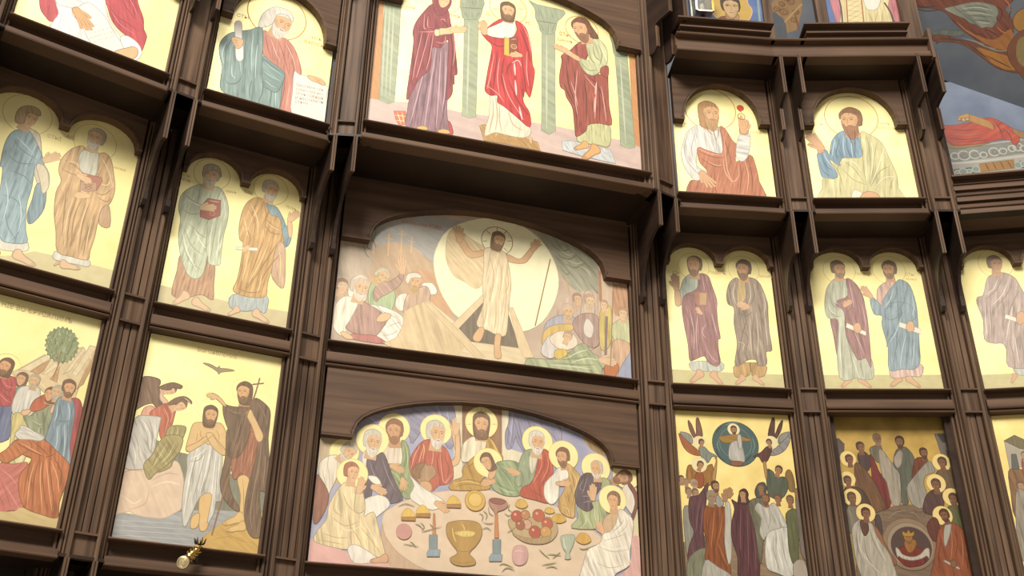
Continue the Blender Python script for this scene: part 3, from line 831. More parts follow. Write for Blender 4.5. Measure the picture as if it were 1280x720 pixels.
ic.crop(280, 210, 3.6); ic.text('СТЫ', 92, 108, 126, 124, '#c29a5a'); ic.text('ПЕТРЪ', 276, 176, 326, 196, '#c29a5a')
ic.end()
def plain_mat(name, c0, c1, scale=6, rough=.55):
    mt, nt, b = new_mat(name); L = nt.links.new
    tc = nt.nodes.new('ShaderNodeTexCoord'); n2 = nt.nodes.new('ShaderNodeTexNoise'); n2.inputs['Scale'].default_value = scale; n2.inputs['Detail'].default_value = 5
    L(tc.outputs['Object'], n2.inputs['Vector'])
    rp = nt.nodes.new('ShaderNodeValToRGB')
    rp.color_ramp.elements[0].position = .35; rp.color_ramp.elements[0].color = rgb(c0)
    rp.color_ramp.elements[1].position = .65; rp.color_ramp.elements[1].color = rgb(c1)
    L(n2.outputs['Fac'], rp.inputs['Fac']); L(rp.outputs[0], b.inputs['Base Color']); b.inputs['Roughness'].default_value = rough
    return mt
# ============ centre upper: three standing figures between painted columns
FC3, FC2 = F3['C'], F2['C']
ic = Icon('large top centre icon of three standing figures in red robes between green painted columns', FC3, bay_rect(FC3, Z3B + .06, 7.2), fw=.030)
ic.crop(450, 0, 4)
ic.part('painted_ground').P('#d3b9ae', '-80 484 50 488 100 500 330 520 500 560 700 585 980 630 1250 690 1600 760 1600 1000 -80 900', .25, 80, False, 0, fw=.12)
ic.P('#c9925f', '70 -260 130 -260 100 500 30 488', .3, 20, False, .8)
ic.crop(680, 10, 3.6).P('#c98f5f', '380 150 460 160 470 640 405 615', .3, 30, False, .8)
ic.part('painted_column').crop(450, 0, 4)
ic.P('#a3aa8e', '126 -200 212 -200 206 5 196 200 172 510 140 520 95 500 112 200 124 20', .45, 60, False, .7, fw=.05)
ic.P('#8f9a80', '110 -8 218 4 214 22 112 14', .3, 60, False, .6)
for dx in (130, 150, 170): ic.L('#c2c6ac', '%d 30 %d 480' % (dx, dx - 22), 7)
ic.part('painted_column')
ic.P('#a6ac8f', '520 90 594 80 588 300 580 585 548 592 510 580 518 300', .45, 60, False, .7, fw=.05)
ic.P('#98a186', '500 20 520 -40 600 -30 622 15 614 40 606 70 590 96 520 96 508 60', .5, 10, True, .6, fw=.02)
ic.L('#6f7a62', '505 38 618 44', 5).L('#7b866c', '520 60 540 90', 4).L('#7b866c', '560 60 560 90', 4).L('#7b866c', '596 60 580 90', 4)
ic.L('#c4c9b0', '545 110 535 570', 8)
ic.part('painted_column').crop(580, 0, 3.6)
ic.P('#a6ac8f', '350 150 410 145 410 380 412 590 382 606 348 590 350 380', .45, 60, False, .7, fw=.05)
ic.P('#9ba489', '290 0 330 20 450 48 440 80 420 98 405 150 350 148 335 110 322 80 318 40', .5, 10, True, .6, fw=.02)
ic.L('#6f7a62', '325 92 420 108', 5).L('#7b866c', '345 108 362 145', 4).L('#7b866c', '378 108 380 145', 4).L('#7b866c', '405 110 396 145', 4)
ic.L('#c4c9b0', '372 165 372 580', 7)
ic.part('painted_column').crop(680, 10, 3.6)
ic.P('#a0a88c', '318 200 372 190 392 420 410 630 380 632 344 620 336 420', .45, 60, False, .7, fw=.05)
ic.P('#8c967c', '296 110 340 130 380 190 370 215 320 215 306 160', .5, 10, True, .6, fw=.02)
ic.L('#c4c9b0', '342 230 368 610', 6)
ic.part('halo').crop(450, 0, 4).ring('#c9a55a', 412, -8, 82, 3)
ic.part('painted_figure', 'woman in a dark red veil over a purple gown').crop(450, 0, 4)
ic.P('#d5735a', '168 554 228 556 234 620 196 628 180 600', 0, 0, False, .6).L('#f3d89a', '186 560 206 622', 4).L('#f3d89a', '208 558 222 620', 4).L('#f3d89a', '172 576 232 582', 4).L('#f3d89a', '178 602 234 606', 4)
ic.P('#b9454a', '430 610 452 612 466 668 440 668', 0)
ic.P('#96727a', '300 320 340 260 400 200 450 230 452 330 440 470 434 560 444 640 440 668 340 650 230 630 236 560 250 470 280 380', .9, 2, fw=.026)
ic.folds('#6d4f5c', 5, '390 230 370 400 340 640', '420 240 415 420 420 640', '340 300 300 450 270 630', '360 260 330 460 300 640', '440 300 430 480 400 650')
ic.folds('#c6a5ac', 5, '380 240 350 440 320 640', '405 240 395 440 380 640', '330 320 290 470 250 620', '430 260 425 440 410 560')
ic.P('#93424a', '318 60 360 20 400 30 440 50 454 120 470 180 478 260 486 345 484 374 472 378 472 420 464 424 460 470 432 498 436 400 440 300 440 200 400 240 360 240 352 340 300 390 270 440 244 490 238 498 232 484 246 380 260 280 268 200 264 160 280 110', .85, 3)
ic.folds('#632a34', 6, '300 120 290 240 250 420', '330 160 320 260 290 380', '360 170 350 250 330 340', '450 130 462 260 450 440', '400 90 430 120 440 140', '340 70 330 130 380 150')
ic.folds('#d98f88', 4, '322 70 320 140 330 140', '340 80 338 130 350 140', '346 160 300 330 280 390', '312 160 280 300 262 400', '468 170 474 260 464 330', '290 160 372 158 376 150', '380 210 420 214 428 180', '368 160 350 280 330 350', '400 100 420 96 424 110')
ic.P('#8f4048', '368 -60 400 -70 440 -60 458 10 430 60 400 80 372 60 364 10', .6, 0)
ic.head(414, 4, 78, .6, 14, '#8f4048', '#e3c08e', None, 0, 0, 0, None, 0)
ic.P('#8f4048', '366 -60 398 -70 392 -30 384 10 388 56 372 50 362 10', .6, 0)
ic.P('#e6c9a0', '374 150 398 150 398 176 376 178', 0)
ic.P('#e3c08e', '398 144 430 142 460 134 470 150 462 168 420 172 400 174', 0)
ic.hand(458, 154, 534, 142, '#e3c08e', .12, 1)
ic.P('#d9b06a', '286 636 310 630 334 636 334 650 290 648', 0).P('#d9b06a', '392 652 420 646 446 656 444 668 396 664', 0)
ic.part('halo').crop(580, 0, 3.6).ring('#c9a55a', 199, 38, 74, 3)
ic.L('#c9a55a', '199 -36 199 10', 3).L('#c9a55a', '125 40 160 40', 3).L('#c9a55a', '238 40 272 40', 3)
ic.part('painted_figure', 'bearded man in a bright red mantle holding a closed book').crop(580, 0, 3.6)
ic.P('#b8905a', '70 566 90 560 330 640 346 680 200 650 90 632', .8, 40, False, .5, fw=.012)
ic.P('#eadcc0', '118 420 140 410 240 480 290 560 300 600 270 620 200 610 140 596 96 612 98 570 112 520', .7, -6)
ic.folds('#bfa88a', 5, '130 440 130 520 110 600', '160 470 160 540 170 596', '200 500 220 560 270 590', '140 430 150 520 140 590')
ic.P('#ece3d4', '104 130 150 104 190 92 230 100 226 160 180 172 130 166 100 160', .5, 0, fw=.012)
ic.P('#c23a40', '100 130 130 104 168 84 176 92 160 104 108 126', .4)
ic.P('#c4383e', '232 92 272 118 290 160 302 220 308 290 318 320 312 370 302 420 294 438 274 410 268 440 262 400 268 460 296 510 296 574 240 530 180 480 150 460 150 430 120 430 94 408 98 370 110 300 122 240 124 204 100 178 78 150 84 140 110 160 150 172 200 172 226 164 238 130', .85, 4)
ic.folds('#8a2329', 6, '250 130 280 200 300 280', '110 180 160 210 230 190', '150 230 140 330 130 400', '180 260 170 350 190 440', '230 270 200 300 190 340', '260 260 270 340 280 420', '200 360 240 450 290 520')
ic.folds('#ee9a92', 4, '136 240 116 350 104 400', '160 260 150 350 160 430', '172 330 200 430 270 540', '262 110 290 170 300 230', '284 230 282 320 292 390', '100 384 150 420 180 460')
ic.folds('#f3c9c0', 8, '226 282 230 340', '230 360 236 430', '248 480 262 540'); ic.folds('#f3c9c0', 4, '214 284 244 272 258 300')
ic.P('#d8b24f', '182 166 206 172 206 254 180 246', 0, 0, False, .55).P('#8c4a3e', '204 170 242 166 242 244 204 250', 0, 0, False, .5)
ic.ring('#d8a860', 224, 210, 11, 3, '#a86a58').L('#d9b26a', '212 178 236 176', 3).L('#d9b26a', '212 238 236 236', 3)
ic.hand(258, 250, 204, 246, '#e0b487', .1, -1)
ic.P('#dfb285', '80 150 96 152 104 130 98 100 86 92 78 120', 0).hand(92, 152, 84, 92, '#dfb285', .2, 1)
ic.head(198, 50, 84, 0, 0, '#71503a', '#dcb083', '#6d4c36', .06, 1)
ic.foot(150, 604, 140, 616, '#dcb182', .9); ic.foot(292, 620, 304, 650, '#dcb182', .7)
ic.part('halo').crop(680, 10, 3.6).ring('#c9a55a', 170, 98, 66, 3)
ic.part('painted_figure', 'stooping bearded man in brown-red cloak over pale green').crop(680, 10, 3.6)
ic.P('#c9ccca', '80 600 110 596 240 622 300 640 322 700 280 692 160 664 84 640', .95, 30, False, .55, fw=.008)
ic.P('#c6c493', '148 580 190 540 240 500 296 520 294 620 240 616 160 604', .8, 0, fw=.016)
ic.P('#9f5248', '150 160 186 150 200 190 190 230 170 240 250 300 284 290 288 340 292 440 304 525 250 520 196 526 190 552 146 580 138 540 130 460 118 430 100 400 92 370 72 352 70 300 80 240 78 214 118 190', .85, 2)
ic.folds('#6e342e', 6, '100 240 110 340 140 430', '140 270 140 400 150 560', '180 320 190 400 190 520', '240 330 250 420 250 510', '90 340 110 390 140 440', '200 310 240 350 280 440')
ic.folds('#dba69a', 4, '150 280 140 400 150 480', '180 300 230 360 236 360', '236 340 232 430 228 500', '256 350 270 430 280 510', '120 330 140 390 150 440'); ic.folds('#e6b9a8', 7, '236 334 230 390', '230 400 226 470')
ic.P('#c3c49a', '190 160 220 140 246 140 280 180 286 230 276 266 240 296 216 304 186 290 160 250 160 226 200 236 196 200', .8, 20)
ic.folds('#8f946c', 5, '200 180 210 230 230 250', '170 250 200 280 240 280', '240 160 260 210 250 260', '220 170 230 220 260 240')
ic.P('#a0544a', '256 270 288 262 286 310 256 300', .4)
ic.P('#dfb48a', '160 224 156 240 110 214 84 196 90 176 130 204', 0)
ic.hand(96, 196, 42, 166, '#dfb48a', .12, -1)
ic.P('#74493a', '130 70 150 48 186 52 220 92 244 130 240 140 206 130 190 90', .7, 0, fw=.012)
ic.head(170, 95, 100, -.75, -18, '#74493a', '#dcab80', '#835646', .2, 0)
ic.foot(200, 622, 136, 634, '#dba870', .42); ic.foot(250, 640, 176, 676, '#dba870', .55)
ic.crop(450, 0, 4); ic.text('МИР', 230, 40, 276, 48, '#b98e50'); ic.text('БЖЇѦ', 454, 80, 500, 90, '#b98e50')
ic.crop(580, 0, 3.6); ic.text('ІС', 98, 66, 118, 74, '#b98e50'); ic.text('ХС', 274, 104, 298, 112, '#b98e50'); ic.text('СТЫ', 426, 156, 476, 168, '#b98e50'); ic.text('ІѠАННЪ', 418, 180, 488, 196, '#b98e50')
ic.end()

# ============ centre middle: rising figure before a gold disc
WALLP = plain_mat('weathered_painted_plaster', '#a9947f', '#bba690', 5)
ic = Icon('wide centre icon of a white-robed figure with raised arms before a big gold disc', FC2, bay_rect(FC2, Z2B + .003, 4.56), WALLP, fw=.026, board='painted_board')
ic.crop(410, 270, 4)
ic.part('painted_sky').P('#a8a7a3', '200 140 240 60 330 10 480 0 640 20 700 60 640 260 540 240 440 160 330 140 240 160', .2, 60, True, 0)
ic.part('painted_foliage').crop(660, 290, 3.79).P('#9a9a86', '20 0 120 20 260 90 330 150 330 300 200 260 110 120', .8, 40, True, 0, fw=.03)
ic.folds('#6f7a5c', 7, '110 60 160 90 200 80', '140 110 190 130 230 110', '180 150 220 170 270 150', '150 160 180 200 200 190', '220 100 260 140 300 170'); ic.folds('#c4bfa0', 6, '150 80 190 110 220 100', '180 130 230 150 260 140', '240 160 280 180 300 210')
ic.part('painted_hill').crop(410, 270, 4)
ic.P('#c0a283', '30 300 60 150 200 160 260 150 340 130 420 160 480 210 540 260 600 330 600 500 300 480 60 480', .35, 30, True, 0, fw=.08)
ic.P('#b9a692', '50 150 200 140 220 260 120 330 40 330', .4, 10, True, 0, fw=.06)
ic.P('#c99d78', '440 270 540 300 600 420 620 520 500 420', .3, 40, True, 0)
for x, y, h_ in ((232, 110, 80), (305, 90, 110), (370, 68, 115), (420, 104, 80)):
    ic.L('#dcb98a', '%d %d %d %d' % (x, y, x - 5, y + h_), 6, taper=False).L('#dcb98a', '%d %d %d %d' % (x - 20, y + 20, x + 20, y + 26), 4, taper=False)
ic.folds('#6f7a66', 6, '190 130 200 160 220 170', '215 100 230 130 240 160', '180 150 190 190 210 210', '240 80 225 120 200 130')
ic.part('painted_figure', 'group of startled men in pale wraps at the left')
ic.P('#bfa28e', '36 420 40 360 90 360 110 420 70 470', .5).head(70, 352, 78, .3, 4, '#8a6c58', '#d2ad88', None, 0).L('#c9b8a0', '44 350 100 352', 10)
ic.P('#a8bb90', '200 400 220 330 250 320 330 370 332 440 300 480 220 470', .7)
ic.P('#b59384', '226 390 250 330 300 330 350 300 372 270 380 290 370 330 330 370 260 410 240 430', .8, 40)
ic.hand(372, 286, 370, 200, '#d6b08a', .15, 1).head(268, 300, 84, .6, 40, '#cdbfa6', '#d6b286', '#c4a872', .05)
ic.P('#ece2d2', '336 440 350 400 390 388 400 420 380 470 350 470', .5).P('#ece4d6', '470 340 520 336 544 370 536 392 500 386', .4)
ic.P('#c6a78e', '392 400 440 370 490 350 512 400 480 470 400 500 376 480', .6).head(432, 330, 92, .2, 4, '#c8b49c', '#d3ab80', '#c0a070', .1).P('#e0d4c2', '386 320 400 290 440 284 466 300 460 310 420 310 400 340', .4)
ic.P('#e4dac8', '100 380 110 350 140 330 180 330 196 380 190 420 150 432 110 410', .5)
ic.P('#efe6d6', '200 446 260 450 340 480 382 520 370 580 310 640 270 630 240 600 300 520 230 480', .8, 40)
ic.folds('#b5a894', 4, '240 460 300 490 340 510', '290 560 330 540 370 530', '270 600 320 590 350 570')
ic.P('#b08a80', '96 520 150 430 200 440 290 510 240 600 180 600 100 570', .7, 10)
ic.P('#b8706c', '120 590 180 594 240 600 290 640 120 616', .4)
ic.P('#f0e4cc', '28 520 40 440 90 400 140 420 150 440 110 520 86 560 110 610 60 596 28 560', .7)
ic.P('#dcb58c', '60 584 90 580 128 612 90 614', 0).P('#dcb890', '240 520 270 486 314 492 300 520 262 530', 0)
ic.head(160, 360, 116, .5, 6, '#c9bba8', '#d9b48e', '#ded4c2', .12, 0)
ic.L('#d8ccb8', '130 318 160 300 196 316', 12)
ic.part('painted_tomb').P('#d6bd94', '380 480 480 430 520 436 660 560 720 640 720 730 300 650 340 610 376 540', .5, 20, True, .7, fw=.06)
ic.P('#e0cba6', '486 440 516 432 720 600 720 640 690 640', .3, 40, False, .75)
ic.crop(530, 265, 3.789)
ic.part('gold_disc').P('#fbf2c8', '260 32 120 80 55 180 48 270 75 370 120 450 165 500 300 560 460 568 560 520 620 420 637 320 610 220 540 120 440 55 350 32', 0, out=.75)
ic.part('painted_tomb')
ic.P('#dcc49c', '280 390 300 430 170 560 130 536', .2, 40, False, .7).P('#6d6256', '290 420 380 420 452 650 340 640 220 612 166 552', .5, 0, False, .8)
ic.P('#dcc49c', '400 450 420 452 520 690 460 690', .2, 0, False, .7).P('#dcc8a2', '210 614 450 646 480 700 520 760 200 740 150 690', .3, 80, False, .75).P('#d8c198', '0 430 30 432 150 548 290 690 250 700', .2, 30, False, .7)
ic.part('halo').ring('#8a6a3a', 346, 138, 70, 3.5)
for a_ in range(0, 360, 45): ic.L('#8a6a3a', '%d %d %d %d' % (346 + 48*math.cos(math.radians(a_)), 138 + 48*math.sin(math.radians(a_)), 346 + 68*math.cos(math.radians(a_)), 138 + 68*math.sin(math.radians(a_))), 3, taper=False)
ic.part('painted_figure', 'man in a pale robe with both arms raised')
ic.P('#e0c79c', '110 120 140 80 180 100 240 140 290 180 280 300 270 350 240 362 190 330 140 300 104 220', .5, 40, True, .75)
ic.P('#d7ac80', '150 110 190 130 230 186 284 180 282 206 230 218 196 200', 0).hand(168, 140, 160, 64, '#d7ac80', .35, -1)
ic.P('#d7ac80', '392 200 450 224 480 200 514 160 526 176 500 220 470 244 400 236', 0).hand(512, 182, 546, 134, '#d7ac80', .35, 1)
ic.P('#e6d0aa', '284 180 320 170 380 190 398 240 412 340 404 420 398 500 386 584 340 580 300 560 262 548 250 520 280 440 276 340 284 260', .7, -6)
ic.folds('#c2a67c', 4, '310 200 330 300 320 400', '350 220 370 300 350 420', '300 420 290 500 280 540', '340 400 340 500 330 570', '380 300 390 400 370 560', '390 250 400 330 390 380')
ic.folds('#f6e8cc', 4, '330 210 350 290 330 380', '310 420 300 500 300 550', '360 420 360 500 355 570')
ic.head(352, 136, 82, .3, 10, '#7a5c44', '#d3a87c', '#7a5a42', .06, 1)
ic.P('#d7ac80', '262 548 286 556 268 610 240 612 232 590', 0).P('#d7ac80', '338 582 364 584 360 640 366 690 336 690 332 640', 0)
ic.L('#8f6c3a', '598 224 526 540', 5, taper=False)
ic.part('painted_figure', 'crowd of robed figures and soldiers at the right').crop(660, 290, 3.79)
ic.P('#c2a998', '100 420 160 330 260 280 330 300 340 480 300 560 150 560', .5, 0, True, 0)
ic.P('#cdb29a', '330 190 380 230 500 260 500 700 400 680 350 600', .5, 0, False, 0, fw=.05).P('#a87a5c', '330 180 345 190 352 330 340 330', .3, 0, False, 0).P('#b98a6c', '405 250 490 262 490 380 440 400 405 380', .6, 10, True, 0)
ic.P('#c9b5a2', '264 300 290 280 310 310 320 430 330 520 290 530 240 480', .6).head(292, 330, 66, .3, 6, '#b99a84', '#d8b894', '#c9b09a', .05)
ic.head(234, 320, 56, .2, 0, '#a4806a', '#d3ae8c', None)
ic.P('#a8a6b2', '80 440 130 400 190 396 240 420 200 470 90 500', .6).head(190, 380, 72, .2, 4, '#c9b29c', '#d6ae86', '#c2a482', .05)
ic.P('#d3b26c', '76 470 130 440 220 440 200 470 140 490 90 520 66 530', .6).P('#cfc7c2', '60 570 90 500 140 490 150 560 110 600', .5)
ic.P('#a98c84', '210 440 250 390 330 400 340 520 300 550 250 510', .6).P('#dad0c4', '262 450 280 410 310 450 300 500 270 490', .3)
ic.P('#c7b26a', '340 380 370 350 395 370 396 500 370 560 340 540', .6).L('#7d6a6a', '372 400 366 620', 12, taper=False)
ic.P('#c2c49a', '400 440 450 410 488 430 490 520 440 540 400 500', .5).P('#c8a488', '400 520 480 530 490 620 460 690 400 690', .6).P('#98a0b8', '430 660 500 560 500 700 440 700', .4)
ic.head(450, 390, 60, -.2, 0, '#b0937a', '#dcb894').head(360, 350, 50, -.2, 0, '#b0937a', '#dcb894')
ic.P('#e2d2bc', '100 510 150 470 220 490 230 540 160 560', .5).head(186, 500, 56, .1, 20, '#b59a80', '#dab68e').P('#d5b45c', '130 560 180 560 180 600 130 600', .4)
ic.P('#a4ac88', '0 600 60 602 160 600 230 540 270 530 300 570 350 600 400 610 350 650 340 680 200 660 0 640', .75, 30)
ic.folds('#cfd6b4', 5, '180 600 240 570 280 560', '200 620 280 600 340 610', '100 630 220 640 300 650'); ic.folds('#74805e', 5, '160 606 230 600 290 590', '120 620 240 630 320 630')
ic.P('#b5683f', '360 640 400 610 430 640 410 690 370 690', .6).hand(340, 606, 420, 622, '#dcb894', .1, 1)
ic.L('#8c7658', '404 230 390 640', 4, taper=False).L('#c9a070', '172 190 200 300', 4).L('#a87f60', '335 180 338 330', 5)
ic.crop(410, 270, 4); ic.text('ВОСКРЕСЕНІЕ', 370, 34, 496, 56, '#c07a66'); ic.text('ХСВО', 500, 56, 566, 72, '#c05a4a'); ic.end()

# ============ centre lower: supper at a round table
SUPP = plain_mat('painted_blue_violet_ground', '#8f8da0', '#a5a1ae', 4)
ic = Icon('lowest centre icon of a haloed company around a supper table with chalice and fruit', FC2, bay_rect(FC2, Z1B + .003, 2.95), SUPP, fw=.026, board='painted_board')
ic.crop(440, 495, 5.536)
ic.part('painted_wall').P('#c9bba0', '-330 60 0 100 20 240 -30 330 -60 400 -330 600', .2, 0, False, 0).part('painted_wall').crop(385, 500, 3.43).P('#bfa98a', '50 140 200 135 200 300 50 420', .3, 0, False, 0)
ic.part('painted_wall').crop(560, 495, 5.536).P('#dccfb0', '40 0 100 0 100 700 40 700', .2, 0, False, .8).part('painted_wall').P('#8d6650', '100 20 375 40 375 460 100 460', .3, 0, False, .7).part('painted_wall').P('#e0d4b8', '375 40 430 50 410 360 530 400 560 460 375 480', .2, 0, False, .8)
ic.part('painted_wall').crop(440, 495, 5.536).P('#d9c48e', '260 50 420 40 530 46 420 70 300 72', .2, 0, True, .8).part('painted_wall').crop(660, 510, 4.8).P('#d9c9a0', '50 62 130 64 220 108 150 108 90 96', .2, 0, True, .8)
ic.part('painted_wall').P('#d5c59c', '620 360 690 380 680 900 628 900', .2, 0, False, .8).part('painted_tassel').P('#a2845c', '328 150 380 170 430 210 500 300 440 280 380 250 340 200', .7, 20, True, 0, fw=.012)
ic.part('painted_curtain').crop(560, 495, 5.536).P('#8a8aa4', '430 70 520 110 640 160 775 210 775 330 700 250 620 230 540 250 520 300 530 390 480 320 472 280 462 300 440 360 404 362 396 260 420 180', .7, 20)
ic.folds('#66667f', 5, '430 120 420 230 410 340', '460 130 450 240 440 340', '480 130 500 240 520 360', '500 120 620 200 760 240'); ic.folds('#b4b2c4', 5, '445 120 440 230 425 340', '520 140 620 200 740 230')
ic.part('painted_curtain').crop(440, 495, 5.536).P('#8d8ca4', '100 100 180 70 400 80 560 50 700 60 712 300 660 360 560 150 420 330 380 260 180 190 60 220 50 160', .5, 60)
ic.folds('#6d6c86', 5, '560 60 600 160 640 240', '600 60 640 150 690 240', '120 110 170 150 210 160', '430 100 400 130 390 160'); ic.folds('#b8b5c6', 5, '580 60 620 150 660 230', '100 140 140 160 170 190', '650 60 670 180 690 330')
# diners, back row first
GD = '#f4e3a0'; GR = '#d9bb6a'
ic.part('painted_table').crop(470, 600, 6)
ic.P('#d8bfa4', '60 250 110 210 230 150 400 100 560 80 760 70 1000 100 1120 120 1400 220 1560 330 1680 420 1760 520 1780 640 1700 760 1400 820 500 720 300 660 160 560 70 420 46 330', .12, 80, True, .75, fw=.2)
ic.P('#c3a287', '46 330 70 420 160 540 300 640 400 690 300 720 60 700 40 500', .2, 0, True, .8).P('#c4a388', '1680 640 1500 760 1420 820 1650 860', .2, 0, True, .8)
ic.part('painted_figure', 'bearded man in red with a raised arm').crop(440, 495, 5.536)
ic.ring(GR, 582, 234, 107, 4, GD)
ic.P('#d9b189', '690 260 700 220 744 230 752 400 740 450 700 490 670 480 690 440 720 420', 0).P('#d9b189', '716 250 740 240 748 440 700 488 666 470 712 420', 0).hand(716, 262, 722, 150, '#d9b189', .12, 1, bless=1)
ic.P('#b5584a', '480 320 540 300 620 340 660 380 690 460 700 560 660 610 600 620 540 660 420 560 384 530 400 440 430 380', .8, 8)
ic.folds('#7d352c', 5, '480 340 450 440 420 520', '520 380 500 470 510 560', '600 380 590 470 600 560', '640 420 670 500 650 590'); ic.folds('#e7a690', 5, '470 340 430 420 410 500', '500 340 480 400 460 470', '560 370 560 430 550 480', '610 390 620 520 640 600 690 540'); ic.folds('#e0c27a', 5, '492 330 500 370 490 440')
ic.P('#a78566', '420 540 450 480 500 462 520 480 560 480 580 540 520 600 480 620 450 580', .6).P('#8c684c', '414 530 440 480 490 460 500 480 470 520 470 570 440 560', .5)
ic.P('#cfa078', '470 600 520 590 552 620 546 660 500 660', 0)
ic.head(584, 262, 170, .5, 2, '#c9bfb0', '#d9ae84', '#dcd6ca', .16)
ic.part('painted_figure', 'young bearded man in green').ring(GR, 292, 224, 106, 4, GD)
ic.P('#dccdb8', '200 400 240 350 330 340 360 380 350 470 260 480', .5)
ic.P('#8c9a70', '340 310 380 330 400 400 396 500 430 600 420 680 390 714 340 690 300 640 260 560 250 470 330 480 350 420', .8, -10)
ic.folds('#5f6e4a', 5, '360 330 376 430 360 500', '300 500 360 560 400 640', '290 560 340 620 380 680'); ic.folds('#c0caa0', 5, '376 350 386 430 380 490', '270 520 320 560 350 640')
ic.hand(270, 480, 362, 524, '#d3a67c', .1, 1).hand(350, 570, 358, 656, '#d3a67c', .3, 1)
ic.head(294, 246, 160, -.25, -6, '#8a5a44', '#c9966e', '#8a5a44', .1)
ic.part('painted_figure', 'white-bearded man in dark violet').ring(GR, 142, 304, 110, 4, GD)
ic.P('#e2dac8', '70 420 100 370 130 380 120 480 100 540 80 500', .4)
ic.P('#5d4f5e', '106 430 160 420 210 390 240 440 270 530 310 620 350 720 230 740 200 640 110 560', .7, -14)
ic.folds('#3e3444', 5, '140 450 180 560 240 690', '190 430 240 560 320 700', '230 430 260 530 300 620'); ic.folds('#9a8b9c', 4, '120 450 160 560 220 650', '210 440 250 560 300 660')
ic.P('#5a4d5c', '110 580 150 590 140 640 130 700 90 716 66 690 80 630', .6)
ic.P('#e5dccc', '110 556 170 560 200 610 150 606', .4).hand(140, 626, 240, 676, '#d5aa80', .08, 1)
ic.P('#e4dcce', '390 540 420 570 500 640 600 700 640 740 560 790 440 740 400 690 430 620', .5, 40).hand(580, 738, 672, 800, '#d5aa80', .12, 1)
ic.head(144, 322, 168, .35, 6, '#c9c2b2', '#d3a981', '#d9d3c6', .16)
ic.P('#e6ddcf', '40 770 150 690 230 700 260 760 180 830 130 900 120 1180 90 1000', .5, 10)
ic.part('painted_figure', 'grey-haired man in white leaning in').crop(385, 500, 3.43)
ic.ring(GR, 155, 226, 62, 3, GD)
ic.P('#ddd2bd', '50 270 90 240 130 240 140 280 120 340 100 380 80 410 50 330', .6).P('#8a5548', '36 330 50 330 90 410 60 500 26 530 20 430', .6)
ic.folds('#b5a68e', 3, '80 260 90 320 90 380', '60 290 70 340 80 380')
ic.head(172, 224, 84, .5, 40, '#c8bca8', '#d3a87f', '#cbbfae', .1)
ic.part('painted_figure', 'young man in cream robe seated at the left end').ring(GR, 190, 318, 66, 3, GD)
ic.P('#d9a7a0', '0 600 100 620 200 670 340 700 340 760 0 740', .2, 60, True, 0)
ic.P('#dcc79c', '90 450 130 380 170 350 210 380 224 420 244 470 240 500 280 480 300 540 330 660 320 680 260 660 200 640 150 640 60 620 24 600 40 560 80 510', .85, 12)
ic.folds('#ab8f60', 3, '120 400 110 470 150 500', '100 500 160 540 220 520', '180 540 220 600 240 650', '60 570 120 590 180 590', '220 540 270 600 310 660', '40 600 100 610 150 620', '150 400 170 450 200 480'); ic.folds('#f1e3c0', 3, '130 410 120 460 140 490', '110 520 170 560 230 540', '240 520 280 590 310 640', '200 400 210 450 220 470')
ic.P('#d9c49a', '206 400 230 380 244 470 200 480', .5).P('#d9ae86', '206 390 222 350 240 340 232 400', 0).hand(216, 396, 234, 330, '#d9ae86', .12, -1)
ic.P('#e8dfd0', '170 640 200 620 260 650 300 690 200 700', .5).foot(340, 690, 268, 690, '#d0a07c', .5)
ic.head(188, 312, 84, .6, 2, '#a0624a', '#dcae86')
ic.part('painted_figure', 'bearded man in gold mantle at the head of the table').crop(560, 495, 5.536)
ic.ring(GR, 231, 186, 110, 4, GD)
ic.L('#c79a5a', '231 80 231 125', 4).L('#c79a5a', '125 196 165 196', 4).L('#c79a5a', '300 196 338 196', 4).L('#c79a5a', '204 82 206 122', 3).L('#c79a5a', '258 82 256 122', 3)
ic.P('#ddd0b4', '100 340 150 290 200 280 270 290 280 360 200 430 110 460 90 420', .6)
ic.P('#b78f4a', '270 280 320 320 350 380 380 440 300 520 220 600 290 620 260 650 20 650 30 590 100 560 100 500 180 420 260 360', .7, 20)
ic.folds('#82602a', 5, '280 300 310 360 330 420', '60 600 140 580 240 600', '50 630 140 610 260 630', '120 500 170 470 200 430'); ic.folds('#e2c27a', 5, '290 300 330 360 350 420', '40 610 120 590 220 610')
ic.head(231, 200, 160, 0, 0, '#6f503e', '#d2a47c', '#6a4a38', .05, 1)
ic.part('painted_figure', 'young man in green bowing with haloed head').ring(GR, 278, 462, 100, 4, GD)
ic.P('#8a9a76', '330 470 380 450 450 450 500 480 530 560 520 640 490 690 400 690 330 660 300 620 320 560', .8, 30)
ic.folds('#5e6f50', 5, '350 500 400 540 440 600', '330 600 400 640 470 660', '400 470 450 520 480 580'); ic.folds('#bcc8a2', 5, '360 480 420 520 460 560', '340 620 400 660 460 670')
ic.hand(320, 590, 226, 608, '#d3a57c', .12, -1).P('#d3a57c', '280 540 330 520 320 560 290 580', 0).head(270, 455, 112, -.7, -30, '#6a4c3c', '#d3a57c', None, 0, 1)
ic.part('painted_figure', 'white-haired man with a red mantle over green').ring(GR, 618, 316, 105, 4, GD)
ic.P('#8f9c80', '510 410 560 370 620 380 640 440 600 560 520 640 480 540', .7).P('#d6cdb6', '570 400 620 400 610 470 580 540 560 480', .4).P('#8f9c80', '460 580 500 520 520 560 510 610 480 630', .5)
ic.P('#b04638', '640 380 690 380 720 460 720 560 660 640 700 740 600 720 500 690 520 630 580 600 610 500', .8, 14)
ic.folds('#782a22', 5, '670 400 660 500 600 600', '700 440 690 540 620 660', '560 640 620 680 660 700'); ic.folds('#d98070', 5, '650 400 640 500 580 610', '690 420 690 500 640 600')
ic.hand(490, 540, 410, 506, '#d3a67d', .12, 1).head(616, 324, 150, .25, 4, '#d6cfc2', '#d6a97f', '#dedace', .1)
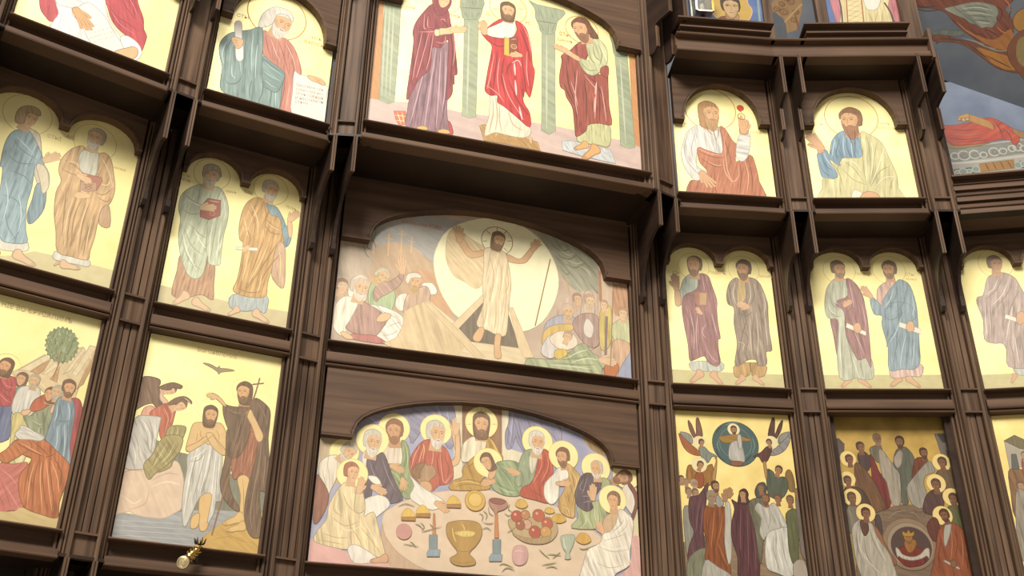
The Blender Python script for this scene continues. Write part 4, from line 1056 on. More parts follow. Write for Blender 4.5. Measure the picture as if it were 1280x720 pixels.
ic.part('painted_figure', 'dark-bearded man in white and ochre').crop(660, 510, 4.8).ring(GR, 212, 286, 88, 3, GD)
ic.P('#c09a5e', '230 340 280 370 320 430 290 500 280 600 270 660 200 630 180 560 220 480', .8, 8).folds('#8c6a38', 4, '250 370 270 450 240 560', '200 580 230 600 240 650', '270 420 280 500 260 600').folds('#e6ca8c', 4, '260 380 290 440 270 520', '210 590 240 610 250 650')
ic.P('#e4dccc', '150 400 180 360 230 370 240 420 190 450 180 540 140 580 100 540 96 470 120 430', .6).P('#d5a97f', '170 444 250 440 250 466 180 468', 0).hand(190, 456, 258, 452, '#d5a97f', .1, 1)
ic.head(208, 296, 106, -.6, -10, '#7a4f3c', '#cf9e76', '#6e4636', .14)
ic.part('painted_figure', 'bald bearded man in dark violet and green').ring(GR, 406, 360, 86, 3, GD)
ic.P('#a2aa80', '290 600 330 590 400 560 450 570 470 640 440 720 260 720 300 660', .8, 10).P('#9aa27c', '440 420 490 440 480 480 440 500', .5)
ic.folds('#6d7650', 4, '310 640 330 690 300 716', '380 590 370 660 390 710', '420 590 430 660 420 700'); ic.folds('#d2d8b2', 4, '340 620 350 670 330 710', '400 600 400 650 410 690')
ic.P('#4f4252', '350 390 390 400 440 450 420 500 380 560 390 600 350 622 300 590 280 530 300 450 320 410', .7).folds('#a394a6', 3, '330 430 310 480 330 500', '320 530 350 530 380 530', '350 420 340 470 320 520', '330 570 360 560 384 566')
ic.hand(386, 550, 390, 456, '#d6a97f', .1, 1).head(410, 372, 100, -.4, -4, '#c6bdb0', '#d3a47a', '#d6d0c4', .06, 0, 1)
ic.part('painted_figure', 'dark-haired man in white at the right corner').ring(GR, 590, 400, 84, 3, GD)
ic.P('#ddd0be', '560 500 600 450 640 500 660 560 630 640 580 580', .5).P('#6f3438', '600 440 640 490 660 560 630 670 616 660 640 580 630 520 600 470', .4).head(566, 420, 110, -.3, 60, '#7a4c3a', '#b98a66', '#6e4434', .1)
ic.part('painted_figure', 'young man in white wrap seated at the right end').ring(GR, 506, 550, 83, 3, GD)
ic.P('#c9a784', '450 680 480 640 540 640 550 700 500 760 450 760', .5, 0, fw=.01)
ic.crop(620, 600, 6).P('#e3d8c6', '920 220 980 250 1026 310 1020 420 1000 560 1000 640 900 700 860 740 640 740 650 640 690 520 780 470 800 400 850 390 900 320', .8, 20)
ic.folds('#b2a48c', 5, '960 270 980 340 900 420', '760 500 880 540 1000 520', '700 560 690 640 720 700', '800 460 900 430 980 400', '860 400 920 350 960 300', '750 620 850 660 950 640'); ic.folds('#f6efe2', 5, '940 250 960 320 880 410', '720 540 720 640 760 700', '780 490 880 520 980 500')
ic.hand(800, 400, 756, 306, '#dcab84', .14, 1).crop(660, 510, 4.8).head(512, 560, 106, -.4, 0, '#866048', '#d3a078')
ic.crop(620, 600, 6).P('#cfa09a', '1020 430 1110 470 1150 720 860 760 1000 650', .3, 10, True, 0)
# things painted on the table
ic.part('painted_chalice').crop(470, 600, 6)
ic.P('#a88143', '528 340 560 316 660 304 760 320 792 370 786 430 750 490 710 530 700 560 740 600 736 636 650 646 580 630 552 590 600 560 606 530 560 470 530 410', .3, 0, True, .6, fw=.08).P('#d8bd6c', '590 400 620 388 680 384 740 396 720 420 650 424', .6, 0, True, .8, fw=.01)
ic.folds('#8a642e', 5, '610 530 660 540 706 530', '560 600 640 626 730 610'); ic.folds('#d9b56e', 10, '570 360 580 420 600 470', '640 330 660 360 660 380')
for cx in (0, 466):
    ic.part('painted_candle').P('#c07a4e', '%d 250 %d 250 %d 410 %d 410' % (430 + cx, 438 + cx, 446 + cx, 424 + cx), 0, 0, False, .7) if not cx else ic.part('painted_candle').P('#c07a4e', '892 240 908 240 918 436 888 436', 0, 0, False, .7)
    oy = 0 if not cx else 36
    ic.P('#72858a', '%d %d %d %d %d %d %d %d' % (398+cx+(10 if cx else 0), 412+oy, 458+cx+(10 if cx else 0), 412+oy, 456+cx+(8 if cx else 0), 530+oy, 398+cx+(10 if cx else 0), 530+oy), .2, 0, False, .7).P('#8497a0', '%d %d %d %d %d %d %d %d %d %d' % (372+cx+10, 545+oy, 400+cx, 518+oy, 480+cx, 524+oy, 474+cx, 574+oy, 380+cx, 574+oy), .2, 0, False, .65)
ic.part('painted_fruit_bowl').crop(620, 600, 6)
ic.P('#b39a74', '88 310 150 290 400 280 460 360 440 430 380 472 280 480 200 460 130 400', .3, 0, True, .6)
for x, y, r, c in ((155, 275, 44, '#a8453a'), (218, 262, 34, '#b57a4c'), (318, 268, 46, '#b0523c'), (382, 330, 42, '#b0503c'), (230, 335, 36, '#c79a84'), (290, 392, 46, '#a84238'), (372, 392, 42, '#c0904e'), (180, 340, 36, '#94503c')):
    ic.ring('#6e3a2a', x, y, r, 4, c); ic.ring('#dba07c', x - r*.3, y - r*.35, r*.22, 0, '#d9a184')
ic.L('#7c6a48', '80 396 130 370 160 340', 6).P('#a58a66', '120 400 200 430 300 440 410 420 380 472 280 480 190 456', .3, 0, True, .7)
for x, y, w_, h_, c in ((190, 180, 46, 34, '#cfa653'), (400, 232, 38, 22, '#d0ab55'), (470, 290, 54, 34, '#cda34c'), (655, 440, 56, 42, '#cfa04c')):
    ic.part('painted_bread').P(c, '%d %d %d %d %d %d %d %d %d %d' % (x-w_, y+h_*.3, x-w_*.5, y-h_*.9, x+w_*.4, y-h_*.8, x+w_, y+h_*.4, x, y+h_), .4, 0, True, .65, fw=.015)
ic.part('painted_goblet').P('#a3ac96', '488 420 584 414 580 470 560 520 548 550 556 590 514 590 524 550 500 510 490 470', .3, 0, True, .7).folds('#d9e0cc', 6, '505 430 510 490 530 520')
ic.part('painted_goblet').P('#c79a96', '122 540 140 500 180 492 225 508 236 570 220 620 180 640 140 630 122 590', .3, 0, True, .75).folds('#e4c4c2', 5, '140 540 170 530 210 540')
ic.part('painted_herbs').folds('#7d8058', 7, '20 640 60 630 130 660', '40 690 80 660 140 680', '340 640 400 630 450 620', '370 660 420 650 460 666', '320 520 360 560 400 590', '380 560 430 560 490 570', '420 590 460 560 480 540', '620 510 660 520 750 490')
ic.part('painted_bread').crop(470, 600, 6).ring('#8c6a30', 742, 156, 76, 4, '#cfa44e').ring('#a67e3c', 742, 150, 52, 5, '#d9b565')
for x, y in ((242, 262), (352, 236), (582, 166)):
    ic.part('painted_bread').P('#d9b558', '%d %d %d %d %d %d' % (x-54, y+20, x-6, y-50, x+54, y+20), .3, 0, True, .7).P('#a5713c', '%d %d %d %d %d %d %d %d' % (x-54, y+18, x+54, y+16, x+52, y+44, x-54, y+40), .2, 0, False, .7)
ic.part('painted_goblet').ring('#b07a74', 208, 388, 58, 3, '#c08a84').part('painted_cup').P('#a77a6a', '846 150 880 136 960 150 986 190 960 220 910 238 896 260 880 230 850 190', .3, 0, True, .7).P('#8a4a4a', '850 152 900 142 970 162 940 184 880 178', .2)
ic.part('painted_herbs').folds('#74785a', 6, '160 200 220 180 290 200', '290 330 320 340 350 370', '330 320 360 350 340 380', '400 330 420 350 440 380', '200 480 260 490 320 500', '250 460 280 480 300 510', '770 250 800 270 790 310', '800 230 830 260 820 300', '840 200 850 250 880 270', '800 320 850 330 880 320', '790 370 830 360 860 380', '960 250 990 270 1010 260', '1000 180 990 220 1020 240', '340 390 380 380 490 350')
ic.end()
# ============ L1 lower: crowd by a tree and rocks
def low_icon(b, label, **k):
    return Icon(label, F2[b], bay_rect(F2[b], Z1B + .003, 2.978), fw=.022, **k)
ic = low_icon('L1', 'icon with a round green tree, robed crowd and kneeling orange figure, at left edge')
ic.crop(0, 370, 4.8)
ic.part('painted_rocks')
ic.P('#d3bd94', '60 460 110 440 200 390 270 350 300 380 420 330 500 306 520 330 540 296 580 306 560 380 520 440 470 560 440 640 330 640 200 520 110 500', .4, 50, False, .6)
for q in ('110 444 280 352 300 378 180 450', '250 470 330 400 350 420 280 470', '380 470 500 310 510 330 420 450', '430 470 540 300 578 308 460 480'): ic.P('#dcc9a4', q, .2, 50, False, .65)
for q in ('180 456 250 410 300 384 260 450 230 470', '300 500 360 420 340 520', '460 560 580 320 560 420 500 530'): ic.P('#b58f66', q, .3, 50, False, .7)
ic.part('painted_tree').folds('#8d6748', 7, '318 510 330 460 352 410 370 330', '350 420 352 370 345 330', '356 400 380 350 390 310')
crown = []
for i in range(46):
    a_ = math.tau*i/46; r_ = 104 if i % 2 else 92
    crown.append('%.0f %.0f' % (370 + r_*.98*math.cos(a_), 295 + r_*1.08*math.sin(a_)))
ic.P('#7c8a66', ' '.join(crown), .8, -10, False, .6)
for i in range(90):
    a_ = ic.rs.uniform(0, math.tau); r_ = 92*math.sqrt(ic.rs.random()); x, y = 370 + r_*math.cos(a_), 295 + r_*1.05*math.sin(a_)
    ic.L(ic.rs.choice(['#5f7050', '#95a27e', '#6c7c5a', '#a4ae8c']), '%.0f %.0f %.0f %.0f' % (x, y, x + (x-370)*.14 + 4, y - 16), 6)
ic.folds('#8d6748', 5, '345 420 356 370 372 310', '352 390 340 350 335 320')
ic.part('halo').ring('#d9c486', 40, 420, 80, 2)
ic.part('painted_figure', 'bearded man in crimson over blue')
ic.P('#5d6b8e', '-80 640 0 650 70 650 64 740 50 860 -80 860', .8, 0)
ic.P('#a83c48', '-60 500 0 470 60 480 100 500 105 560 90 620 70 656 20 660 -80 640', .8, 30).folds('#73242e', 6, '0 520 30 560 70 570', '0 560 40 600 70 620', '60 490 70 540 50 590').folds('#d3787c', 5, '10 500 40 540 80 550', '-10 580 30 620 60 640')
ic.head(34, 424, 108, -.5, 4, '#5f3f30', '#cf9a70', '#5f3f30', .05, 1)
ic.part('painted_figure', 'group of standing men in grey, red and blue')
ic.head(130, 500, 84, -.5, 0, '#6b4a3a', '#cf9f78', None, 0, 1).P('#7d8c8c', '96 560 140 540 170 560 140 640 100 640', .5)
ic.P('#d0ccc0', '110 560 160 540 200 545 240 560 230 640 180 720 90 720 70 660', .8, 0).head(204, 512, 84, -.3, 0, '#b0a084', '#d0a680', '#b5a68a', .1)
ic.crop(0, 480, 3.79)
ic.P('#c9ba7c', '60 150 100 140 130 200 130 300 90 380 40 370 50 260', .8, 0).P('#d9cf9e', '70 250 110 240 130 290 110 370 70 372', .6)
ic.P('#8c9478', '150 150 200 100 250 80 260 130 230 200 210 270 160 260 130 200 110 150', .8, 20).folds('#5f6850', 4, '160 180 190 210 190 250', '200 130 210 170 200 220', '230 110 220 150 210 190').folds('#b5bca0', 4, '150 170 180 190 200 190', '190 200 180 230 180 260')
ic.P('#b0573c', '160 80 190 60 220 50 250 80 200 120 160 130 140 120', .7)
ic.P('#d9b08a', '100 130 140 120 140 140 110 150', 0)
ic.head(238, 50, 70, -.6, 0, '#6b4636', '#cf9c74', None, 0, 1)
ic.head(272, 42, 70, -.5, 0, '#a6a48c', '#cfa67e', '#b0ae98', .12)
ic.P('#d9b08a', '236 130 250 100 260 104 246 140', 0)
ic.P('#a03a48', '330 80 370 70 388 110 384 200 350 300 330 390 320 300 330 180', .6, 6)
ic.P('#788f9c', '268 80 300 60 340 72 354 130 340 220 330 290 330 390 270 330 220 270 216 250 240 180', .85, 4)
ic.folds('#52697a', 4, '280 90 290 160 270 200', '250 190 250 240 240 280', '290 190 290 270 280 330', '320 180 320 270 315 350', '266 170 300 180 336 172').folds('#b8c8cc', 4, '270 100 270 140 256 180', '270 200 270 270 260 310', '306 190 306 280 300 350', '320 90 330 130 326 170')
ic.head(326, 22, 84, .15, 0, '#6b4a38', '#cf9c72', '#5f4030', .1)
ic.part('painted_figure', 'kneeling figure in orange robe with white headcloth')
ic.P('#c06a62', '-60 380 0 374 60 380 130 372 110 420 90 500 110 590 40 600 -60 620', .5, -40, True, .6).folds('#a04d48', 4, '0 450 30 520 50 590', '-10 520 10 560 20 600').folds('#dc9088', 4, '0 400 50 440 80 480', '20 470 60 540 90 590')
ic.P('#cbb37c', '-60 610 60 606 100 586 180 610 280 636 300 660 280 700 -60 700', .2, 80, True, 0)
ic.P('#b5653c', '10 360 0 340 30 310 80 262 140 258 210 266 270 320 320 370 330 410 310 480 280 560 270 634 200 620 120 590 96 540 86 480 100 420 150 360 120 340 80 330 40 372', .85, 8)
ic.P('#b96a40', '-10 340 30 310 70 272 130 262 150 300 110 330 60 360 20 374', .7, 40)
ic.folds('#7c3f22', 5, '150 350 130 420 110 540', '180 360 160 460 150 600', '210 350 200 440 220 600', '230 350 240 440 260 620', '250 340 290 420 290 500', '80 280 130 310 210 345', '140 260 190 300 230 340', '210 350 240 340 260 330').folds('#e0a074', 5, '165 370 140 460 130 560', '195 370 190 460 200 600', '240 360 270 440 280 520', '100 280 150 310 200 335', '220 360 230 480 245 600')
ic.P('#cfc9be', '70 236 90 216 100 196 140 210 160 224 210 250 190 270 140 264 90 262', .7, 60).folds('#9c958a', 3, '90 230 130 240 180 260', '104 206 130 220 160 232')
ic.end(); ic.crop(0, 370, 4.8); ic.text('НІЕ ВО ЄРУСАЛИМЪ', 4, 58, 432, 166, '#d0bb8c'); ic.end()

# ============ L2 lower: three figures by a river, dove above
ic = low_icon('L2', 'icon of a half-bare man in a river between bowing winged figures and man with cross')
ic.crop(140, 550, 4.8)
ic.part('painted_hills').P('#77796a', '200 0 300 20 330 60 440 80 560 130 660 180 760 220 940 290 940 480 500 480 200 400', .3, 0, True, 0)
ic.part('painted_river').P('#9a9d9f', '-40 430 100 440 250 460 420 430 560 420 760 430 900 440 940 600 700 700 -60 640', .4, 82, True, 0, fw=.03)
for y in (480, 510, 540, 570, 600): ic.L('#b8bab8', '0 %d 200 %d 500 %d' % (y, y + 10, y + 30), 4)
ic.part('painted_cloud').P('#d8bda4', '-20 430 30 110 120 90 190 130 240 170 330 130 390 130 416 180 430 260 420 400 370 440 310 468 230 466 150 450 100 430 40 440', .2, 30, True, .75)
ic.folds('#c4a386', 8, '100 420 200 380 220 300', '240 240 330 200 400 210', '60 200 120 180 190 190').folds('#e8d2ba', 9, '240 280 330 250 410 270', '60 330 130 380 180 350')
ic.part('painted_bank').P('#c7a054', '500 640 530 600 590 550 660 500 740 470 860 460 920 450 930 700 860 700 640 660', .3, 60, True, .8).folds('#a9803a', 4, '600 600 700 580 800 600', '660 530 760 600 860 620')
ic.part('painted_dove').crop(140, 440, 5.536).P('#8e8264', '628 76 680 84 724 108 738 104 742 96 750 112 800 116 850 130 790 136 752 142 738 154 730 138 690 110', 0, 0, True, .6)
for r_, x, y in ((76, 440, 248), (78, 505, 356), (84, 916, 262), (76, 672, 400)): ic.part('halo').ring('#e2cf92', x, y, r_, 2)
ic.part('painted_figure', 'winged figure in dark brown and white')
ic.P('#6f5344', '150 190 200 172 270 170 330 190 334 220 320 246 330 260 350 360 310 390 280 356 220 370 160 400 130 380', .7, 20)
ic.P('#d8b49c', '340 256 350 300 390 345 360 356 330 320', .3)
ic.P('#d39b84', '200 450 220 390 270 370 300 400 260 440', .4).head(402, 262, 90, .8, 60, '#6a5040', '#d8ae88', None, 0, 0)
ic.P('#6a5040', '326 250 340 234 400 214 440 214 488 236 470 256 430 244 400 262 370 262', .6, 0, fw=.01)
ic.part('painted_figure', 'winged figure in red and pale grey holding a cloth')
ic.P('#b5604a', '260 430 300 390 360 360 420 356 440 400 430 450 410 520 360 610 330 580 320 480', .8, 10).folds('#7f3d2e', 5, '380 380 400 440 380 520', '340 400 370 460 360 560').folds('#dc9a82', 5, '400 370 420 430 400 490', '360 390 390 460 370 540')
ic.head(470, 370, 100, .8, 55, '#6f5442', '#d8ae86', None, 0, 0)
ic.P('#6f5442', '390 360 410 336 460 312 510 310 550 340 548 360 520 340 480 330 450 360 430 362', .6, 0, fw=.01).L('#d8c0a0', '500 318 530 340 548 366', 5)
ic.P('#c3beb4', '160 460 230 440 330 450 334 480 310 600 290 720 290 800 60 800 100 640', .9, 30)
ic.folds('#908a80', 5, '180 470 240 560 250 700', '250 450 280 560 270 700', '150 560 180 640 190 760').folds('#e4e0d6', 5, '200 460 260 560 260 680', '290 460 300 540 280 660', '130 600 160 700 160 780')
ic.P('#9f9262', '380 540 420 510 500 512 512 540 490 600 460 680 420 760 400 800 300 830 280 720 350 660', .9, 20)
ic.folds('#6c6238', 5, '440 520 420 600 380 700', '480 520 460 600 430 700', '400 540 390 620 360 690').folds('#cfc494', 5, '460 520 440 600 410 690', '420 530 400 600 370 680')
ic.crop(140, 550, 4.8).P('#9f9262', '310 -20 420 -20 410 60 370 110 320 160 260 200 220 238 190 170 200 130 240 90', .8, 40).folds('#6c6238', 4, '300 40 260 110 220 220', '350 20 310 100 250 170', '400 20 360 90 300 150').folds('#cfc494', 4, '330 20 290 90 230 180', '380 10 340 90 290 140')
ic.part('painted_figure', 'half-bare man in a white wrap with crossed arms')
ic.P('#d9b276', '530 340 606 320 600 420 570 530 540 548 524 530 520 440', 0).P('#d9b276', '480 460 524 440 520 500 500 530 470 525', 0)
ic.P('#c9c5ba', '450 110 470 70 520 30 560 0 610 0 660 60 656 240 656 360 624 370 610 440 570 500 600 330 530 340 470 460 440 518 424 500 420 400 430 280 450 180', .9, 4)
ic.folds('#8e8a80', 5, '520 60 480 200 440 460', '560 80 530 200 480 380', '600 60 580 180 540 330', '640 90 630 220 620 350', '460 130 520 120 570 60').folds('#eae6dc', 5, '500 80 460 250 430 440', '590 40 560 200 520 340', '626 60 610 200 600 320', '470 110 520 90 560 50')
ic.crop(140, 440, 5.536)
ic.P('#d6b27c', '560 500 610 486 660 490 720 490 760 500 790 560 806 640 780 716 740 690 700 640 660 640 620 600 580 660 530 690 510 670 530 590', .1, 0)
ic.P('#d6b27c', '512 660 540 690 640 630 700 590 690 570 640 590 580 630', 0).P('#d6b27c', '650 570 690 560 720 600 800 700 780 716 740 700 690 650', 0)
ic.folds('#a57f4c', 5, '620 540 610 570 630 600', '720 540 740 580 740 610', '590 560 586 600 580 620', '620 630 680 590 700 570').folds('#a57f4c', 4, '690 570 720 610 770 690')
ic.head(682, 440, 134, .1, 0, '#5e4434', '#cfa274', '#5e4434', .03, 1)
ic.part('painted_figure', 'long-haired man in a dark cloak pouring with raised hand')
ic.P('#9a5f4a', '960 500 1010 480 1060 560 1050 640 1000 660 960 800 860 860 840 760 900 640', .7)
ic.crop(140, 550, 4.8)
ic.P('#9a5f4a', '720 -20 880 -40 880 60 850 160 820 240 790 210 770 200 745 236 720 200', .8, -8).folds('#6e3c2c', 4, '760 0 750 100 740 200', '820 0 810 100 800 200').folds('#c28a72', 4, '790 0 780 100 770 190', '850 0 840 90 830 180')
ic.P('#d9b57a', '752 236 790 210 824 240 810 320 800 440 800 490 770 500 766 420 770 330', 0).L('#a5804a', '784 230 790 350 786 480', 4)
ic.foot(790, 478, 668, 500, '#d9b272', .3); ic.foot(800, 530, 690, 540, '#d9b272', .36)
ic.P('#6d5444', '690 -60 740 -40 720 100 700 220 720 330 760 400 760 430 710 400 660 330 650 240 680 100', .7, -6)
ic.P('#6d5444', '880 -100 920 -60 940 60 936 300 886 306 890 420 900 560 860 590 820 560 795 470 800 360 830 220 860 120 876 20', .8, 0)
ic.folds('#49372b', 5, '880 60 850 260 820 450', '910 20 890 200 850 420', '870 300 860 440 870 570').folds('#95796a', 4, '900 -20 880 160 840 340', '925 40 915 180 905 290', '850 300 830 430 840 540')
ic.crop(140, 440, 5.536)
ic.P('#6a5244', '770 360 800 370 850 380 910 376 960 340 1000 320 1060 360 1094 410 1090 500 1080 600 1086 740 1060 700 1050 580 1000 480 960 470 940 600 880 720 800 720 816 580 790 500 770 430', .8, 0)
ic.folds('#463429', 5, '800 400 860 440 920 450', '930 400 900 520 840 680', '860 420 850 540 820 660', '1040 380 1060 470 1060 580').folds('#94786a', 4, '790 390 850 420 900 420', '900 440 870 560 830 690', '1000 350 1050 420 1070 520')
ic.P('#d8b280', '660 300 690 284 730 300 770 340 790 376 770 370 740 340 700 312 670 310', 0).hand(724, 316, 652, 292, '#d8b280', .1, 1)
ic.P('#d8b280', '930 420 960 400 980 440 1020 520 1046 580 1030 620 1000 610 970 520 940 460', 0)
ic.head(915, 280, 140, -.5, -6, '#5f4636', '#cf9f72', '#57402f', .1, 1)
ic.L('#7d5c48', '1022 180 990 290 940 420 900 560 850 700', 8, taper=False).L('#7d5c48', '970 224 1050 216', 7, taper=False)
ic.crop(140, 550, 4.8).L('#8a6048', '770 0 720 150 660 350 598 570', 8, taper=False)
ic.end(); ic.crop(140, 440, 5.536); ic.text('БОГОѦВЛЕНИЕ', 588, -6, 862, 48, '#cdb682'); ic.end()

# ============ R1 upper
ic = Icon('single-arched icon of a long-bearded prophet in white and russet holding up a red ember', F3['R1'], bay_rect(F3['R1'], Z3B + .004, 6.0), fw=.030)
ic.crop(840, 100, 4.5)
ic.part('halo').ring('#b9803c', 214, 165, 129, 4)
ic.part('painted_figure')
ic.P('#d6d2c8', '150 250 200 250 280 280 284 420 200 400 150 380 140 480 200 520 150 566 110 550 70 490 52 430 56 380 80 300 110 270', .8, 6)
ic.folds('#a39f98', 4, '90 300 70 380 80 450', '130 300 110 380 120 450', '180 290 190 340 200 390', '240 310 250 360 250 400', '80 450 120 500 160 540').folds('#f0ede4', 4, '110 290 90 370 90 440', '160 290 170 340 180 380', '210 320 220 360 230 390', '100 460 130 500 170 520')
ic.P('#b8765a', '146 380 200 396 280 414 282 340 268 262 300 276 340 340 366 370 360 460 440 420 470 480 490 570 506 680 110 680 100 570 150 566 200 520 160 470 146 430', .8, -14)
ic.folds('#86503a', 5, '150 400 220 430 290 440', '160 440 230 480 290 490', '280 300 310 380 340 480', '300 480 330 560 360 580', '380 460 390 540 380 640', '430 450 450 540 450 640', '240 500 240 580 250 640').folds('#dca888', 5, '150 386 220 416 290 424', '286 280 300 400 310 500 340 570 376 540 372 480', '290 440 300 520 350 584', '410 450 430 540 420 640', '200 460 250 480 280 480')
ic.P('#dcd7cc', '380 308 436 304 440 350 430 420 400 458 366 440 360 390', .8, 80)
ic.P('#d5a67c', '380 300 384 240 400 222 430 230 432 270 424 304', 0).hand(402, 296, 396, 200, '#d5a67c', .05, -1, .42, 1)
ic.ring('#8a5a34', 390, 206, 18, 4).ring('#b03a2c', 384, 158, 17, 3, '#c8482e')
ic.L('#8a5a34', '372 170 396 184', 4)
ic.hand(166, 520, 236, 606, '#d5a67c', .35, -1)
ic.head(212, 190, 138, .55, 2, '#b0875a', '#d6a87c', '#b58e62', .30, 1)
ic.folds('#8a6238', 4, '190 240 200 280 230 310', '230 260 236 300 250 340', '250 250 262 280 256 330')
ic.end(); ic.text('СТЫ', 42, 250, 80, 250, '#c2a05c'); ic.text('ИСАЇѦ', 440, 300, 504, 302, '#c2a05c'); ic.end()
# ============ R2 upper
ic = Icon('single-arched icon of a brown-bearded prophet in blue tunic and pale yellow mantle', F3['R2'], bay_rect(F3['R2'], Z3B + .004, 6.0), fw=.030)
ic.crop(1000, 110, 4.8)
ic.part('halo').ring('#b08448', 307, 175, 142, 4)
ic.part('painted_figure')
ic.P('#7d98a8', '190 320 230 270 280 255 360 270 372 420 300 440 240 440 250 500 210 540 170 546 130 530 108 440 106 390 156 370 176 400', .8, 6)
ic.folds('#566f80', 5, '240 300 220 370 220 420', '280 290 280 350 300 410', '330 300 330 350 330 410', '130 400 150 460 200 500', '120 440 140 500 180 530').folds('#b5c6ce', 5, '210 310 200 360 190 420', '260 290 260 350 270 410', '310 310 310 360 316 420', '140 390 160 430 200 480')
ic.P('#cfc796', '366 262 420 280 490 330 540 430 580 520 590 600 604 690 140 690 134 600 140 540 200 546 226 520 176 430 240 470 250 424 310 420 372 410 366 330', .8, -10)
ic.folds('#98905c', 4, '400 290 420 400 420 580', '376 320 380 460 400 590', '460 330 440 460 420 590', '260 440 320 480 380 560', '250 480 320 550 400 580', '180 440 230 500 260 600', '540 470 480 500 420 600', '240 540 240 600 250 650', '560 540 540 600 540 650').folds('#ece6c4', 4, '420 300 440 420 420 560', '390 300 396 440 404 560', '270 430 330 450 370 500', '500 370 470 470 430 570', '200 550 200 600 210 650', '570 530 500 540 450 600')
ic.P('#e8e2cc', '310 640 330 610 380 640 350 690 310 690', .3).P('#d3a67c', '360 660 380 630 420 620 470 640 480 690 360 690', 0)
ic.P('#d3a67c', '104 380 110 350 140 350 146 380 116 392', 0).hand(130, 368, 46, 268, '#d3a67c', .16, 1)
ic.head(304, 196, 158, -.5, 0, '#8a644a', '#d3a67a', '#90604a', .32, 0)
ic.folds('#6e4632', 4, '280 250 300 300 320 350', '330 250 330 300 330 350', '350 230 350 270 340 310')
ic.end(); ic.text('СТЫ', 84, 222, 142, 226, '#c2a264'); ic.text('ПРРКЪ', 470, 218, 540, 224, '#c2a264'); ic.text('ІЕЗЕКІЇЛЬ', 460, 244, 572, 250, '#c2a264'); ic.end()

# ============ R1 middle
HZ = (pigment('#dccdb4'), .16)  # glare over the right hand apostles, painted in as paler pigment
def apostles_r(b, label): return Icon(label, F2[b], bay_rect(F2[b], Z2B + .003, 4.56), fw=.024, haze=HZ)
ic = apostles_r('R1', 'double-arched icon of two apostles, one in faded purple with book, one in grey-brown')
ic.crop(835, 310, 4)
ic.part('painted_ground').P('#c3b884', '-40 605 30 606 300 622 600 634 700 640 700 800 -40 800', .1, 80, False, 0)
ic.part('halo').ring('#cfae6a', 128, 92, 72, 2).ring('#cfae6a', 378, 108, 72, 2)
ic.part('painted_figure')
ic.P('#b9bcae', '116 570 120 610 180 616 268 616 266 570', .8, 0)
ic.foot(178, 630, 112, 670, '#cfa27c'); ic.foot(212, 632, 274, 684, '#cfa27c')
ic.P('#a9b3a6', '110 130 160 140 160 200 130 220 90 230 70 280 50 290 36 270 60 210 76 160', .7)
ic.P('#cfa27c', '36 200 54 200 66 260 56 292 38 284 34 240', 0).hand(42, 206, 32, 128, '#cfa27c', .12, 1)
ic.P('#8f5f62', '156 130 200 140 220 190 244 260 244 310 250 380 262 450 250 460 254 520 262 570 240 592 200 570 180 540 130 560 108 560 100 480 80 380 70 300 80 240 130 215 150 190', .85, 4)
ic.folds('#65404a', 4, '90 230 150 250 200 290', '100 280 130 360 130 520', '150 320 160 430 150 540', '210 320 230 420 240 520', '180 150 200 210 210 270', '180 540 220 580 260 570', '80 300 110 380 110 500').folds('#c09a9c', 4, '170 140 180 190 180 220', '150 330 140 430 150 540', '190 380 170 420 190 450', '220 330 236 400 246 440', '110 320 130 420 130 510', '190 500 220 550 250 570')
ic.P('#9c6654', '132 216 196 218 196 290 150 290 134 270', 0, 0, False, .6).P('#b89268', '156 224 194 226 192 284 158 284', 0, 0, False, .6)
ic.hand(168, 330, 140, 296, '#cfa27c', .15, 1)
ic.head(131, 90, 96, -.35, 2, '#7b6350', '#cfa078', '#7d6450', .12, 0, 1)
ic.part('painted_figure')
ic.P('#b18b52', '340 580 334 640 370 646 410 630 412 570 420 636 480 640 484 580', .8, 0)
ic.foot(386, 650, 338, 680, '#cfa27c'); ic.foot(424, 650, 480, 684, '#cfa27c')
ic.P('#b59a68', '350 160 390 160 390 260 350 270 340 210', .6)
ic.P('#8d7b6c', '310 170 350 150 344 220 350 280 390 250 386 160 420 150 460 180 496 270 500 330 506 420 520 510 490 520 494 580 450 590 440 560 400 560 350 590 334 570 346 480 330 380 330 300 300 280 292 230', .9, 4)
ic.folds('#5f5046', 4, '320 180 310 240 330 290', '420 170 430 240 410 290', '350 320 390 340 420 320', '400 340 370 440 350 560', '430 330 420 440 430 550', '460 300 470 400 480 500', '350 400 400 450 380 540', '450 220 470 270 470 320').folds('#c5b6a6', 4, '336 170 326 230 340 280', '404 170 414 240 400 280', '410 350 410 420 420 530', '440 320 450 420 450 540', '480 310 490 400 500 490', '350 470 380 480 370 520', '470 220 486 280 480 330')
ic.hand(400, 300, 344, 280, '#cfa27c', .08, 1).hand(360, 272, 410, 300, '#cfa27c', .08, -1)
ic.head(377, 108, 94, -.45, 2, '#6f5646', '#cb9a72', '#6f5646', .16)
ic.end(); ic.text('СТЫ', 20, 128, 58, 130, '#c9a45c'); ic.text('ПАВЕЛЪ', 206, 128, 290, 136, '#c9a45c'); ic.text('ІАКѠВЪ', 456, 146, 524, 150, '#c9a45c'); ic.end()
